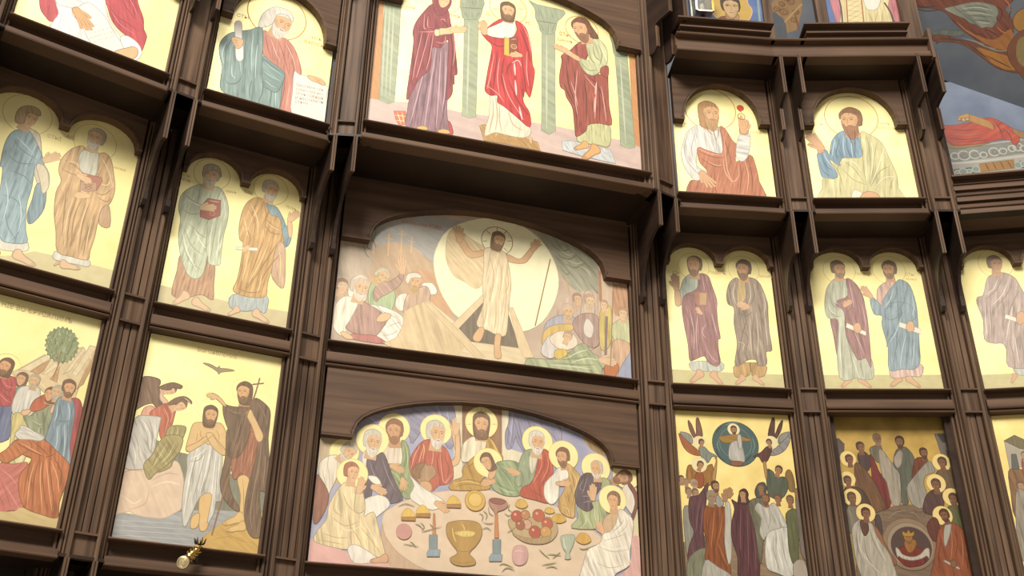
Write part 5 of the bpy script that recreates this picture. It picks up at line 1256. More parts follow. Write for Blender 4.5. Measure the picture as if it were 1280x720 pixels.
# ============ R2 middle
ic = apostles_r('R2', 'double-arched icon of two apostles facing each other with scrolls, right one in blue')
ic.crop(1020, 310, 4)
ic.part('painted_ground').P('#c3b884', '-40 632 40 634 640 634 740 634 740 800 -40 800', .1, 80, False, 0)
ic.part('halo').ring('#cfae6a', 115, 112, 74, 2).ring('#cfae6a', 364, 110, 76, 2)
ic.part('painted_figure')
ic.foot(176, 660, 128, 694, '#cfa27c'); ic.foot(212, 660, 276, 696, '#cfa27c')
ic.P('#90696a', '70 350 100 360 130 400 120 520 106 540 90 450', .7)
ic.P('#95686a', '90 180 150 156 200 180 240 260 250 400 210 540 130 540 100 400 64 330 56 250', .7)
ic.P('#b4b6a0', '60 190 100 150 150 160 160 240 110 260 100 290 140 320 150 440 200 540 270 540 290 640 250 660 200 650 170 660 120 650 106 540 110 440 110 360 60 350 44 300 46 240', .8, -6)
ic.folds('#858870', 4, '70 220 80 280 120 310', '60 300 90 340 130 340', '130 420 130 540 140 650', '160 480 180 560 180 650', '220 560 230 610 240 650').folds('#d9dac6', 4, '90 200 90 260 110 280', '120 380 120 500 130 620', '180 540 200 600 210 640', '60 250 70 310 100 330')
ic.P('#95686a', '150 154 190 170 220 220 250 310 264 420 274 540 274 600 250 550 210 560 180 500 150 430 146 340 180 290 160 250 110 276 110 262 160 236', .85, 4)
ic.folds('#6a464c', 4, '180 180 200 260 210 340', '210 260 230 340 240 420', '170 330 190 420 220 520', '200 380 230 460 250 540').folds('#c4a0a0', 4, '165 170 180 240 190 300', '230 280 245 360 250 420', '190 420 220 480 240 540')
ic.hand(140, 290, 178, 262, '#cfa27c', .15, 1).P('#e6dcc8', '154 376 250 420 250 438 150 396', 0, 0, False, .6).P('#cfa27c', '190 382 216 376 226 410 206 426 190 410', 0)
ic.head(113, 108, 88, .5, 4, '#7f6854', '#cfa078', '#8a725c', .06)
ic.part('painted_figure')
ic.foot(430, 655, 374, 690, '#cfa27c'); ic.foot(450, 655, 520, 694, '#cfa27c')
ic.P('#d0b0a4', '380 600 376 646 420 650 470 640 526 640 524 580', .9, 0).P('#c9a69a', '306 210 350 170 400 175 370 240 330 300 310 290', .8)
ic.P('#7c929c', '270 260 290 250 330 290 340 250 400 170 430 160 470 190 500 280 510 380 516 480 520 570 490 606 430 606 366 610 360 500 330 390 330 340 290 330', .85, -8)
ic.folds('#56707e', 4, '410 190 390 260 340 320', '450 200 440 270 400 320', '340 340 380 360 440 320', '420 390 370 450 350 500', '430 420 400 500 390 600', '470 420 460 520 450 600', '470 280 500 340 470 370', '350 300 400 270 460 280').folds('#b2c2c6', 4, '390 200 370 260 340 300', '430 340 400 420 370 470', '450 430 430 520 420 600', '490 420 490 510 480 590', '480 240 490 300 480 340')
ic.hand(276, 246, 228, 190, '#cfa27c', .18, 1).P('#e2d8c6', '420 372 526 406 522 430 416 394', 0, 0, False, .6).P('#cfa27c', '460 370 484 370 490 410 466 420 450 400', 0)
ic.head(366, 110, 90, -.4, 2, '#7a6250', '#cb9c74', '#7c6452', .08)
ic.end(); ic.text('ІѠАННЪ', 196, 130, 270, 144, '#c9a45c'); ic.text('СТЫ', 446, 138, 492, 142, '#c9a45c'); ic.text('МАТѲЕЙ', 446, 160, 504, 164, '#c9a45c'); ic.end()
# ============ R3 middle
ic = apostles_r('R3', 'icon of a standing apostle in pale grey-mauve with a scroll, cut by the right edge')
ic.crop(1200, 300, 3.79)
ic.part('painted_ground').P('#c3b884', '60 640 300 630 640 622 640 800 60 800', .1, 80, False, 0)
ic.part('halo').ring('#cfae6a', 170, 110, 76, 2)
ic.part('painted_figure')
ic.foot(270, 640, 244, 676, '#cfa27c'); ic.foot(330, 640, 400, 672, '#cfa27c')
ic.P('#b9bab0', '256 590 270 636 360 640 350 580', .7)
ic.P('#b09c94', '130 180 170 160 210 155 260 180 290 230 330 300 350 400 350 520 340 600 230 600 220 520 200 490 160 490 116 470 110 380 80 300 84 270 110 260', .9, -12)
ic.folds('#84706c', 4, '200 180 170 240 120 280', '250 190 220 260 160 330', '280 240 240 320 210 430', '140 300 150 400 150 470', '230 470 250 530 250 590', '280 430 300 520 300 590').folds('#dacfc6', 4, '180 180 160 230 120 260', '230 190 200 260 150 310', '120 300 120 380 130 450', '250 320 230 400 220 480', '260 460 270 530 280 590')
ic.P('#e2d8c6', '216 352 310 384 306 400 212 370', 0, 0, False, .6).P('#cfa27c', '270 350 300 340 310 380 290 400 270 390', 0)
ic.head(168, 116, 86, .5, 6, '#93796a', '#d0a482', None)
ic.part('painted_figure')
ic.P('#7d8a94', '400 200 450 170 500 200 530 340 520 600 400 600 390 380', .8, 0).head(455, 130, 86, -.3, 0, '#7a6250', '#cb9c74', '#7c6452', .1); ic.foot(440, 620, 400, 650, '#cfa27c')
ic.end(); ic.text('СТЫ', 250, 130, 290, 128, '#c9a45c'); ic.end()

# ============ R1 lower: ascension with a blue roundel
ic = low_icon('R1', 'icon of a blue roundel carried by winged figures above a crowd', ground=GOLDD, pig=.85, haze=(pigment('#8c7a64'), .06))
ic.crop(850, 580, 5.143)
ic.part('painted_ground').P('#8c7458', '-40 560 100 480 300 430 560 460 800 520 900 560 900 900 -40 900', .4, 80, True, 0)
ic.part('painted_roundel').crop(840, 510, 6).ring('#3b4a48', 476, 270, 170, 5, '#4e625f').ring('#6c817c', 476, 262, 118, 5)
ic.folds('#7d918b', 6, '350 230 340 280 360 330', '600 220 620 280 600 340', '400 130 440 112 500 112'); ic.folds('#2f3c3e', 8, '330 190 350 160 380 130', '600 350 560 390 520 420', '330 300 350 360 400 400')
ic.ring('#e0cb94', 462, 160, 44, 2, '#ead9a8')
ic.P('#a07a3c', '350 216 400 206 450 200 500 204 560 226 600 240 560 250 500 250 440 262 380 256', .7, 80).P('#b5aea4', '430 290 460 250 510 250 530 300 546 400 490 402 430 380', .8, 0).P('#b9b2a8', '490 210 516 206 524 300 500 300', .5)
ic.head(464, 166, 62, 0, 0, '#5a4334', '#a9805c', '#5a4334', .05)
ic.P('#8a5a40', '440 400 530 404 520 432 450 430', .4)
for fl, ox in ((1, 0), (-1, 950)):
    def X(s): 
        q = nums(s); return ' '.join('%.0f %.0f' % ((ox + fl*x) if fl < 0 else x, y) for x, y in q)
    ic.part('painted_figure', 'winged figure carrying the roundel')
    ic.P('#7c5644' if fl > 0 else '#5c4038', X('160 220 130 160 120 90 150 130 180 200 180 90 200 80 230 200 200 240 170 230'), .8, 10)
    ic.P('#a06038' if fl > 0 else '#8f8a88', X('50 190 90 220 150 280 200 320 226 352 180 356 120 330 80 280'), .7, 40).P('#8e8c84', X('60 180 120 190 150 220 150 270 100 230'), .6)
    ic.ring('#e0cb94', ox + fl*206 if fl < 0 else 206, 258, 48, 2, '#ead9a8')
    ic.P('#7e8478' if fl > 0 else '#5d3a36', X('200 300 240 290 280 330 320 350 340 370 300 366 270 410 230 390'), .7)
    ic.head(ox + fl*222 if fl < 0 else 222, 262, 56, .4*fl, 10*fl, '#5d4334', '#a97f5c', None)
ic.part('painted_figure', 'winged figure in ochre at the left of the crowd')
ic.P('#9a6c34', '110 540 116 440 150 430 180 480 220 470 300 420 310 520 290 580 180 580', .8, 0).P('#96522e', '180 490 220 480 240 540 220 600 170 580', .6).P('#b08858', '300 520 330 400 320 376 336 380 334 460 320 560', 0)
ic.ring('#e0cb94', 205, 425, 56, 2, '#ead9a8').head(212, 432, 66, .3, 20, '#6e4c34', '#b0845c', None)
ic.part('painted_figure', 'winged figure in grey green at the right of the crowd')
ic.P('#8a6a3c', '850 520 860 470 890 470 916 540 920 620 880 620', .7).P('#565c4c', '710 460 760 480 780 520 850 520 870 600 820 680 730 660 710 560', .8).P('#b08858', '684 410 704 410 712 520 700 520', 0).head(798, 470, 74, -.1, 20, '#5d4030', '#a67a54', None)
CW = 5.143
ic.part('painted_figure', 'men of the crowd at the left').crop(850, 580, CW)
for x, y, h_, hc, bd in ((40, 120, 50, '#8c7a68', None), (92, 130, 60, '#a89884', '#b5a894'), (56, 180, 56, '#7d6450', '#9c8c78'), (100, 190, 60, '#7a604c', '#9a8a78'), (10, 100, 50, '#6a4c3a', None)): ic.head(x, y, h_, .3, 0, hc, '#a98262', bd)
ic.P('#8a8678', '20 300 60 280 90 420 60 560 40 560', .6).P('#5e3a3e', '60 220 120 200 180 120 170 220 160 330 150 440 160 540 100 590 50 620 60 520 90 440 60 360', .85, 4).folds('#3c2228', 5, '100 260 90 360 110 450', '140 240 120 360 120 500').folds('#8c6068', 4, '120 250 110 350 100 440', '150 260 140 360 130 460')
ic.P('#7e7c64', '60 600 160 540 170 640 150 740 50 740', .8, 0)
ic.P('#8a4c26', '156 290 200 260 260 270 296 290 300 380 280 480 290 560 320 640 320 740 240 700 160 620 170 520 150 400', .85, -4).folds('#5f3016', 5, '200 300 180 420 190 560', '250 300 240 420 220 560', '230 520 270 620 310 700').folds('#ba7c4c', 4, '220 300 210 420 200 540', '270 320 260 420 240 500', '240 500 280 600 310 660')
ic.P('#aaa496', '160 620 240 660 330 720 330 800 150 800', .6).P('#bcb4a6', '290 250 320 260 330 400 330 600 310 640 286 500 290 380', .6)
ic.P('#9c948a', '240 200 270 230 280 260 250 280 230 250', .4).head(204, 216, 86, .2, 10, '#8f8878', '#a07a5a', '#8f8878', .1).head(228, 146, 70, .3, 0, '#50382a', '#aa805c', '#50382a', .1)
ic.hand(288, 236, 300, 160, '#a97e58', .2, 1).hand(316, 214, 322, 150, '#a97e58', .2, -1)
ic.part('painted_figure', 'woman in a long maroon robe')
ic.P('#583034', '330 230 350 240 380 250 430 240 460 290 480 400 500 560 512 650 496 740 380 740 370 600 332 480 330 380 350 290', .85, 2).folds('#371a20', 5, '370 300 360 420 370 520', '410 290 410 480 400 700', '450 310 460 480 470 680', '380 540 390 620 390 720').folds('#86585c', 4, '390 290 386 420 390 560', '430 300 436 480 440 700', '470 420 484 560 490 680')
ic.P('#4e2a2e', '380 190 396 164 420 162 438 190 436 220 450 256 380 256 372 230', .5).head(404, 200, 66, -.3, 0, '#4e2a2e', '#b0855c', None, 0, 0, 0)
ic.part('painted_figure', 'men of the crowd at the right in pale and olive')
ic.P('#6f6a54', '440 260 490 220 540 240 540 400 520 640 500 560 480 420', .8, 4)
ic.P('#4c5048', '480 180 500 130 540 120 556 160 540 200 500 220', .6).P('#b8b2a4', '480 290 500 250 530 270 560 280 600 250 640 300 680 380 690 420 560 460 540 490 510 440 520 350', .8, 10)
ic.P('#ccc6b8', '560 450 620 420 690 410 700 480 720 600 740 690 700 730 620 700 560 670 546 560', .8, 4).folds('#928c80', 5, '600 460 600 560 640 680', '650 440 660 540 690 660', '570 300 580 360 560 430').folds('#eae6dc', 5, '630 440 630 560 670 690', '580 470 580 560 600 660', '640 330 650 370 670 400')
ic.P('#5f6040', '680 320 740 290 770 380 760 520 760 620 730 650 700 560 690 420', .8).P('#76685e', '740 180 790 160 810 300 820 600 780 580 760 420', .6)
for x, y, h_, hc, bd in ((550, 226, 70, '#6c4c38', '#6c4c38'), (628, 226, 60, '#6e4a36', None), (706, 236, 64, '#6e543c', None), (520, 160, 60, '#5c5448', None), (756, 190, 60, '#7a6654', None), (784, 200, 50, '#84705c', None)): ic.head(x, y, h_, -.3, 0, hc, '#94694a', bd)
ic.P('#a89a8a', '730 640 790 620 830 740 740 740', .4); ic.end()

# ============ R2 lower: seated company in a deep recess, its shade put into the gold
ic = Icon('darkened icon of haloed figures seated around a crowned man in an oval', F2['R2'], (-.09, F2['R2'].W + .09, Z1B - .03, 3.12), ground=gold_material('shaded_gold_leaf', '#93773a', '#bf9c50'), pn=-.185, fw=.022, pig=.92, haze=(pigment('#6c5c4c'), .06))
ic.crop(1040, 520, 6)
ic.part('painted_building').P('#5c5048', '-30 180 50 168 92 210 90 260 60 300 60 420 -40 420', .5, 0, False, .6)
ic.part('painted_building').P('#6e645c', '768 132 830 126 862 150 866 210 900 230 930 300 960 480 900 440 820 290', .5, 0, False, .6).P('#3f3832', '790 140 840 134 860 200 830 200', 0, 0, False, 0).P('#3c352f', '850 250 870 270 890 340 870 320', 0, 0, False, 0)
ic.part('painted_bench').crop(1050, 600, 6).P('#76604c', '200 260 340 210 500 180 660 220 760 300 800 520 720 800 200 800 120 600', .5, 80, True, 0)
ic.folds('#5c4634', 6, '320 250 350 220 400 240', '420 240 450 220 480 250', '540 220 570 230 560 270', '600 240 640 230 630 280'); ic.folds('#94806a', 5, '360 290 420 240 500 230', '520 240 560 250 600 290')
ic.part('painted_figure', 'seated men of the back row').crop(1040, 520, 6)
def man(x, y, h_, f_, body, robe, hc, bd=None, sk='#7d573e'):
    for c_, q in body: ic.P(c_, q, .7, 0)
    ic.head(x, y, h_, f_, 0, hc, sk, bd)
man(216, 236, 82, .4, (('#4c3a36', '190 300 220 262 260 280 290 330 280 400 240 420 210 380'), ('#6e2e2a', '280 290 320 340 360 430 400 450 430 520 440 660 400 700 300 700 250 600 300 480')), 0, '#4a3628')
man(340, 176, 84, .2, (('#6e6450', '280 250 330 220 370 230 380 300 360 350 320 330'), ('#9a8e7c', '350 260 390 270 440 340 500 400 524 440 520 650 450 660 410 500 370 430')), 0, '#7c6a54', '#857460')
man(508, 196, 88, -.2, (('#5a5a4c', '480 260 540 230 590 270 620 330 620 440 560 560 574 650 524 650 510 440 460 370'), ('#94887a', '460 330 500 260 530 280 520 360 490 390')), 0, '#463024', '#463024')
man(688, 280, 80, .1, (('#6a3a28', '620 330 680 310 720 330 700 420 650 440 600 480'), ('#91897a', '720 340 760 380 770 420 700 450 690 520 710 580 680 690 600 660 560 540 620 450')), 0, '#4a3226', '#4a3226')
for fr in ((120, 320, 58, 132, 330, .3, '#6a4a30', '170 360 230 380 300 470 350 560 400 700 200 720 180 560'), (116, 474, 58, 120, 490, .3, '#4c3a2c', '90 560 130 530 200 540 260 600 300 740 100 740'), (150, 610, 66, 150, 618, .2, '#7a7060', '110 700 150 660 190 690 200 860 80 860'), (820, 350, 66, 826, 354, -.3, '#6a5640', '780 430 840 400 920 440 950 560 860 600 800 560'), (780, 506, 70, 780, 520, -.2, '#553c36', '720 580 770 550 820 580 840 660 800 740 690 720 690 640'), (900, 610, 68, 910, 626, -.3, '#5c5c3c', '860 700 920 670 990 700 1040 860 880 860')):
    hx, hy, hr, x, y, f_, c_, q = fr
    ic.part('painted_figure', 'haloed seated figure').ring('#caa95e', hx, hy, hr, 3, '#e2c682').P(c_, q, .8, 10).head(x, y, hr*1.35, f_, 0, '#57402e', '#7b553c', '#6a5642' if c_ in ('#7a7060', '#5c5c3c') else None)
ic.crop(1050, 600, 6)
ic.part('painted_oval').ring('#6e543e', 520, 480, 196, 5, '#877058').ring('#7c6450', 528, 490, 172, 6, '#94806a').ring('#5a4234', 534, 500, 150, 4, '#4e3a34')
ic.P('#6e2a22', '420 540 470 500 560 500 640 540 640 620 580 650 500 650 440 600', .7).P('#94622c', '480 480 500 450 560 450 570 490 540 540 510 540', .4).head(512, 440, 80, 0, 0, '#a0742e', '#9a6a3c', '#7c5430', .05).P('#a87c30', '476 420 470 386 496 400 512 376 530 400 552 388 546 420', 0)
ic.P('#b5aa98', '416 510 440 520 470 560 540 578 600 560 640 516 668 520 668 590 650 570 610 590 540 604 470 590 440 570 430 580', .2)
ic.folds('#6c6054', 3, '470 570 480 590', '500 580 506 598', '530 584 534 600', '560 582 562 600', '590 574 594 592')
ic.part('painted_figure', 'haloed figure in pale robe at the front left').ring('#caa95e', 192, 248, 70, 3, '#e2c682')
ic.P('#4a3c38', '260 290 290 260 310 330 316 400 290 440', .5).P('#8a5a3c', '230 320 290 380 360 520 420 600 410 640 340 560 260 420', .6)
ic.P('#a89e8c', '90 360 140 300 190 310 240 330 280 430 360 540 400 640 420 760 200 760 130 640 100 500', .85, -10).folds('#756c5e', 5, '120 380 130 500 180 640', '220 360 250 460 320 600', '180 430 200 560 280 720').folds('#cfc6b6', 5, '140 340 140 480 190 600', '240 380 280 480 350 620', '160 520 220 620 300 700')
ic.P('#5a3c2e', '148 310 200 310 214 380 180 420', .3).head(194, 256, 92, .1, 4, '#46301f', '#7d563c', None)
ic.part('painted_figure', 'haloed figure in red-brown at the front right').ring('#caa95e', 768, 268, 72, 3, '#e2c682')
ic.P('#5e3328', '650 350 700 280 740 320 740 420 700 460', .6).P('#8a4c30', '740 380 800 320 880 340 960 420 1000 520 1024 600 1000 760 700 760 706 600 720 500', .8, 6).folds('#5c2e1c', 5, '860 360 880 480 860 600', '940 440 960 560 950 700', '760 440 740 560 740 700').folds('#b27a58', 5, '830 360 840 480 830 600', '900 380 920 500 920 640')
ic.P('#a8a090', '786 340 832 330 820 420 790 500 776 440', .3).P('#b5aa98', '790 604 890 656 884 668 786 616', 0).P('#7d573e', '826 616 860 600 876 640 846 660', 0).head(784, 268, 96, -.4, -14, '#4e3426', '#7b533a', '#4e3426', .05)
ic.end()
# ============ R3 lower
ic = low_icon('R3', 'icon with a small grey gabled house on gold, mostly hidden at the right edge', ground=GOLDD, haze=(pigment('#8c7a64'), .06))
ic.crop(1230, 510, 6.545)
ic.part('painted_building').P('#a59a88', '165 268 250 225 330 280 330 480 210 500', .2, 0, False, .6).P('#6f6448', '160 268 248 222 420 300 420 350 290 330', .3, 0, False, .6).P('#5c5c54', '224 376 262 376 290 500 290 560 230 520', .3, 0, False, .6)
ic.part('painted_figure').P('#7c5a3c', '200 520 260 500 360 520 420 620 420 900 260 900 220 700', .8, 10).P('#9a5240', '310 420 360 410 420 480 420 600 330 560', .7).head(330, 390, 70, -.2, 0, '#7a6450', '#b08a68', '#8a7a68').head(300, 640, 80, .2, 0, '#6a5240', '#a8805e', None)
ic.P('#8c8070', '260 700 330 680 400 760 400 1200 280 1200', .8); ic.end()
# ============ storey above the right hand cornice
BLUEP = plain_mat('icon_blue_ground', '#40527c', '#4d618c', 6)  # blue darkened to imitate the shadow up here
F31, F32 = F3['R1'], F3['R2']
def uat(F, px, py, n): return F.unproject(px, py, n)[0]
zt4 = Z4R + .30
nq = .10
u0, u1 = uat(F31, 862, 12, nq), uat(F31, 953, 12, nq)
ic = Icon('icon of a dark-haired saint on gold and blue above the right cornice', F31, (u0, u1, zt4, 7.5), BLUEP, pn=nq, fw=.03, board='blue_ground', haze=(pigment('#807060'), .05), pig=.78)  # pigments lowered too, shadow painted into the figure colours
ic.crop(840, 0, 8)
ic.part('painted_nimbus').P('#c9a452', '330 -60 390 100 440 170 480 200 560 230 700 230 770 205 800 150 800 100 760 40 740 -100 500 -200', 0, 0, True, 0).ring('#c9a452', 590, 10, 10, 0)
ic.L('#d9c08a', '376 90 400 130 440 170 470 186', 7).L('#e0b090', '760 206 798 140 796 90 764 44 742 -20', 9)
ic.part('painted_figure').P('#8a4a30', '470 180 530 160 560 200 680 200 700 230 480 240', .5)
ic.P('#b08a5c', '540 130 560 200 660 200 660 140', 0)
ic.head(588, 70, 232, 0, 0, '#4a382a', '#c9a676', None, 0, 0, 0, None, 0)
ic.folds('#7c5c3a', 9, '524 60 560 48 590 60', '610 62 640 52 664 62', '560 170 600 190 640 170'); ic.folds('#8a6a44', 10, '530 110 550 160 590 190', '650 110 650 150 620 188')
ic.part('painted_edge').P('#8fa59a', '840 -100 860 -100 890 220 868 220', 0, 0, False, 0)
ic.end()
u0, u1 = uat(F32, 1034, 12, nq), uat(F32, 1132, 12, nq)
ic = Icon('icon of a robed figure in cream vestment and pink mantle above the right cornice', F32, (u0, u1, zt4, 7.5), BLUEP, pn=nq, fw=.03, board='blue_ground', haze=(pigment('#807060'), .05), pig=.78)  # same shadow painted in by lowered pigments
ic.crop(960, 0, 6.4)
ic.part('painted_figure')
ic.P('#c98088', '470 -200 560 -200 580 120 560 200 530 120 500 20', .7).P('#c97f84', '900 -200 1020 -200 1050 180 1010 160 960 60', .7)
ic.P('#e0d09c', '560 -200 960 -200 960 60 1000 260 600 260 590 60', .6)
ic.L('#5c4636', '566 -20 590 100 596 220', 10, taper=False).L('#5c4636', '930 20 990 120 1010 230', 12, taper=False)
ic.P('#e6d8a4', '604 -200 770 -200 790 260 622 260', 0, 0, False, .6)
for i in range(7): ic.L('#c08840', '624 %d 760 %d' % (-40 + 40*i, -20 + 40*i), 3).L('#c08840', '624 %d 760 %d' % (20 + 40*i, -60 + 40*i), 3)
ic.L('#b5743a', '624 -60 640 220', 9, taper=False).L('#b5743a', '742 -60 770 220', 9, taper=False)
ic.P('#f0ead8', '766 -60 900 -60 890 40 860 76 820 80 780 56', .2).folds('#b59a58', 5, '800 100 830 160 850 230', '880 90 860 160 850 220', '920 80 910 160 890 230')
ic.end()
def stile(F, pa, pb, py, n0, n1, z0, z1, name='frame_stile'):
    mb = MB(); fbox(mb, F, uat(F, pa, py, n1), uat(F, pb, py, n1), n0, n1, z0, z1); return mb.build(name, WOODV, screen)
stile(F31, 955, 966, 20, nq - .05, nq + .03, Z4R + .2, 7.5)
stile(F32, 1022, 1035, 20, nq - .05, nq + .03, Z4R + .2, 7.5)
stile(F32, 1127, 1149, 20, nq - .05, nq + .05, Z4R + .2, 7.5)

# small silver lantern on the cornice
Fl = F31; LN = .215; un = uat(Fl, 877, 6, LN)
lo = Fl.P(un, LN, Z4R + .363); lan = empty('lantern', lo); PARENT_ORG[lan.name] = lo
tag(lan, 'small silver lantern on the right cornice, beside the blue and gold saint icon', 'lantern')
def metal(name, c, rough=.3, mtl=1.0):
    mt, nt, b = new_mat(name); b.inputs['Base Color'].default_value = rgb(c); b.inputs['Metallic'].default_value = mtl; b.inputs['Roughness'].default_value = rough
    nz = nt.nodes.new('ShaderNodeTexNoise'); nz.inputs['Scale'].default_value = 60; bm_ = nt.nodes.new('ShaderNodeBump'); bm_.inputs['Strength'].default_value = .15
    nt.links.new(nz.outputs['Fac'], bm_.inputs['Height']); nt.links.new(bm_.outputs[0], b.inputs['Normal']); return mt
SILV = metal('tarnished_silver', '#d8d2c4', .28); BRASS = metal('polished_brass', '#c9a25c', .25); DARKM = metal('blackened_metal', '#2c2621', .5, .6)
def lathe(mb, org, ax, prof, n=16):
    ax = Vector(ax).normalized(); e1 = ax.orthogonal().normalized(); e2 = ax.cross(e1)
    mb.loft([[Vector(org) + ax*h + (e1*math.cos(i*math.tau/n) + e2*math.sin(i*math.tau/n))*max(r, .0004) for i in range(n)] for r, h in prof])
mb = MB(); lathe(mb, lo, (0, 0, 1), [(.045, 0), (.045, .012), (.014, .022), (.010, .09), (.02, .105), (.02, .115)]); mb.build('stem', DARKM, lan)
zb4 = Z4R + .363 + .115; hw = .075
def lbox(a, b, c, d, e, f, name, mat):
    mb = MB(); fbox(mb, Fl, un + a, un + b, LN + c, LN + d, zb4 + e, zb4 + f); return mb.build(name, mat, lan)
lbox(-hw, hw, -hw, hw, 0, .018, 'base_plate', SILV); lbox(-hw, hw, -hw, hw, .30, .318, 'top_plate', SILV)
for sx in (-1, 1):
    for sy in (-1, 1): lbox(sx*hw - .009, sx*hw + .009, sy*hw - .009, sy*hw + .009, .0, .318, 'corner_bar', SILV if sx < 0 else BRASS)
GLASS, nt_, b_ = new_mat('lantern_glass'); b_.inputs['Base Color'].default_value = (.8, .8, .74, 1); b_.inputs['Transmission Weight'].default_value = .9; b_.inputs['Roughness'].default_value = .15
for a, b, c, d in ((-hw, hw, hw - .002, hw + .002), (-hw, hw, -hw - .002, -hw + .002), (-hw - .002, -hw + .002, -hw, hw), (hw - .002, hw + .002, -hw, hw)): lbox(a, b, c, d, .018, .30, 'glass_pane', GLASS)
mb = MB(); lathe(mb, Fl.P(un, LN, zb4 + .318), (0, 0, 1), [(.10, 0), (.05, .05), (.015, .07), (.012, .09), (.02, .10), (.0, .12)], 4); mb.build('roof', SILV, lan)
mb = MB(); lathe(mb, Fl.P(un, LN, zb4 + .018), (0, 0, 1), [(.02, 0), (.02, .12), (.004, .122), (.002, .14)]); mb.build('candle', plain_mat('candle_wax', '#d9cba8', '#e6dcc0'), lan)

# ============ fresco walls behind the screen
STONEB = plain_mat('fresco_blue_grey_plaster', '#4b566b', '#626c7e', 3)  # wall shadow put into the plaster colour
STONED = plain_mat('fresco_shaded_slate_plaster', '#3c414b', '#4c4f55', 2.5)  # weaker light on vault and back wall put into the colour
NH = (pigment('#807468'), .12)
FW = Frame(E2['R3','L'], E2['R3','R']); WN = -.32
mb = MB(); fbox(mb, FW, -.55, 3.6, WN - .35, WN - .021, -CAM_Z, 6.6); tag(mb.build('wall_right', STONEB), kind='structure')
ic = Icon('wall fresco of a red cloth draped over a carved ledge, right of the screen', FW, (-.5, 3.5, 4.0, 6.5), STONEB, pn=WN, name='fresco', cat='wall painting', fw=.05, board='painted_plaster', haze=NH, pig=.68)  # fresco pigments lowered to stand in for shadow
ic.crop(1160, 90, 5.333)
ic.part('painted_ledge')
ic.P('#b3aea0', '100 520 300 490 640 440 1000 400 1000 620 640 650 200 690 100 700', .2, 80, False, 0).P('#8d8f84', '130 520 640 458 640 540 150 604', .4, 80, False, .7, fw=.02)
for x, y, r in ((180, 560, 24), (240, 556, 34), (310, 550, 30), (370, 552, 20), (440, 532, 30), (500, 528, 22), (560, 510, 22), (600, 500, 28), (640, 510, 22), (690, 490, 26)):
    ic.ring('#c4c6ba', x, y, r, 9).ring('#77786c', x + 5, y + 3, r*.45, 5)
    ic.L('#9c6a62', '%d %d %d %d %d %d' % (x + 20, y - 30, x + 34, y - 6, x + 24, y + 20), 6)
ic.part('painted_ledge').P('#5c6258', '170 650 340 630 340 676 190 690', .2, 0, False, .7).P('#5c6258', '575 600 900 560 900 640 580 640', .2, 0, False, .7)
for x, y, r in ((235, 664, 24), (276, 660, 14), (320, 648, 22), (196, 666, 12), (600, 620, 24), (640, 612, 20)): ic.ring('#b9c0b4', x, y, r, 8, '#8f9a90')
ic.L('#d0ccbe', '150 610 340 596 640 560 900 530', 14, taper=False)
ic.P('#b07c36', '340 612 572 584 578 640 352 668', .3, 0, False, .6)
for x in (380, 430, 480, 530): ic.L('#6e4a20', '%d %d %d %d' % (x, 606 - (x-380)*.1, x + 30, 660 - (x-380)*.1), 8)
ic.L('#8a8478', '150 690 640 652 900 620', 8, taper=False)
ic.part('painted_drapery')
ic.P('#a08048', '120 460 170 490 300 484 420 470 300 500 140 510', 0).P('#c0442a', '60 352 130 356 200 350 300 330 380 306 440 310 520 350 580 390 610 440 596 480 570 484 540 450 460 456 340 480 240 486 170 486 120 456 60 440', .8, -60)
ic.folds('#6e2114', 6, '140 380 240 390 340 380', '140 440 240 450 360 440', '440 330 480 380 500 440', '500 370 540 410 560 460', '200 470 300 460 420 450').folds('#c86a44', 6, '150 410 260 420 380 400', '400 320 450 350 470 430', '480 350 530 390 570 440', '300 350 360 340 420 350')
ic.P('#c08a44', '264 284 330 300 400 326 430 350 436 384 400 370 330 346 270 320', .3, 0, True, .6).P('#c9974e', '200 300 240 284 270 280 272 310 240 320 210 324', 0)
ic.ring('#8a5a28', 238, 318, 14, 5, '#d0a868').ring('#8a5a28', 262, 314, 12, 5, '#d0a868').ring('#8a5a28', 208, 316, 10, 4, '#c9a058')
ic.P('#a8763c', '560 380 640 400 760 430 760 470 620 440', .3)
ic.end()
# leaning underside of the vault above it
a_ = FW.unproject(1183, 101, WN); b_ = FW.unproject(1280, 135, WN)
A3, B3 = FW.P(a_[0], WN, a_[1]), FW.P(b_[0], WN, b_[1])
VT = Tilted(A3, B3 - A3, Vector((FW.nv.x*.55, FW.nv.y*.55, 1)))
mb = MB(); mb.loft([[VT.P(u, n, z) for u, z in ((-.62, -.03), (3.4, -.03), (3.4, 3.4), (-.62, 3.4))] for n in (-.3, -.021)])
tag(mb.build('ceiling', STONED), kind='structure')
ic = Icon('wall fresco of a rust-winged angel on dark slate, in the top right corner', VT, (-.6, 3.3, 0, 3.3), STONED, pn=0, name='fresco', cat='wall painting', fw=.05, board='painted_plaster', haze=NH, pig=.68)  # vault shade put into the lowered pigments
ic.crop(1130, 0, 5.54)
ic.part('painted_wing')
ic.P('#7a3c26', '60 0 160 -30 300 -60 500 -80 760 -60 760 0 700 60 740 120 760 220 720 300 700 340 620 330 520 290 420 220 340 150 290 90 200 60 80 50', .8, 60)
ic.P('#a8682c', '420 200 540 260 640 270 740 200 760 330 680 350 560 300', .5, 60, True, 0)
ic.folds('#4e2416', 9, '640 40 680 80 660 150', '700 20 740 60 720 140', '500 230 540 240 570 260', '560 200 620 230 660 260', '330 130 400 190 470 240').folds('#bf7038', 8, '360 150 430 210 520 270', '640 180 680 220 720 230', '680 -20 720 20 740 80')
ic.part('painted_wing').P('#8e9080', '280 60 360 40 440 20 520 14 600 30 640 50 654 90 640 120 640 150 610 190 570 186 540 194 500 170 460 160 420 130 370 110 330 90', .85, 70)
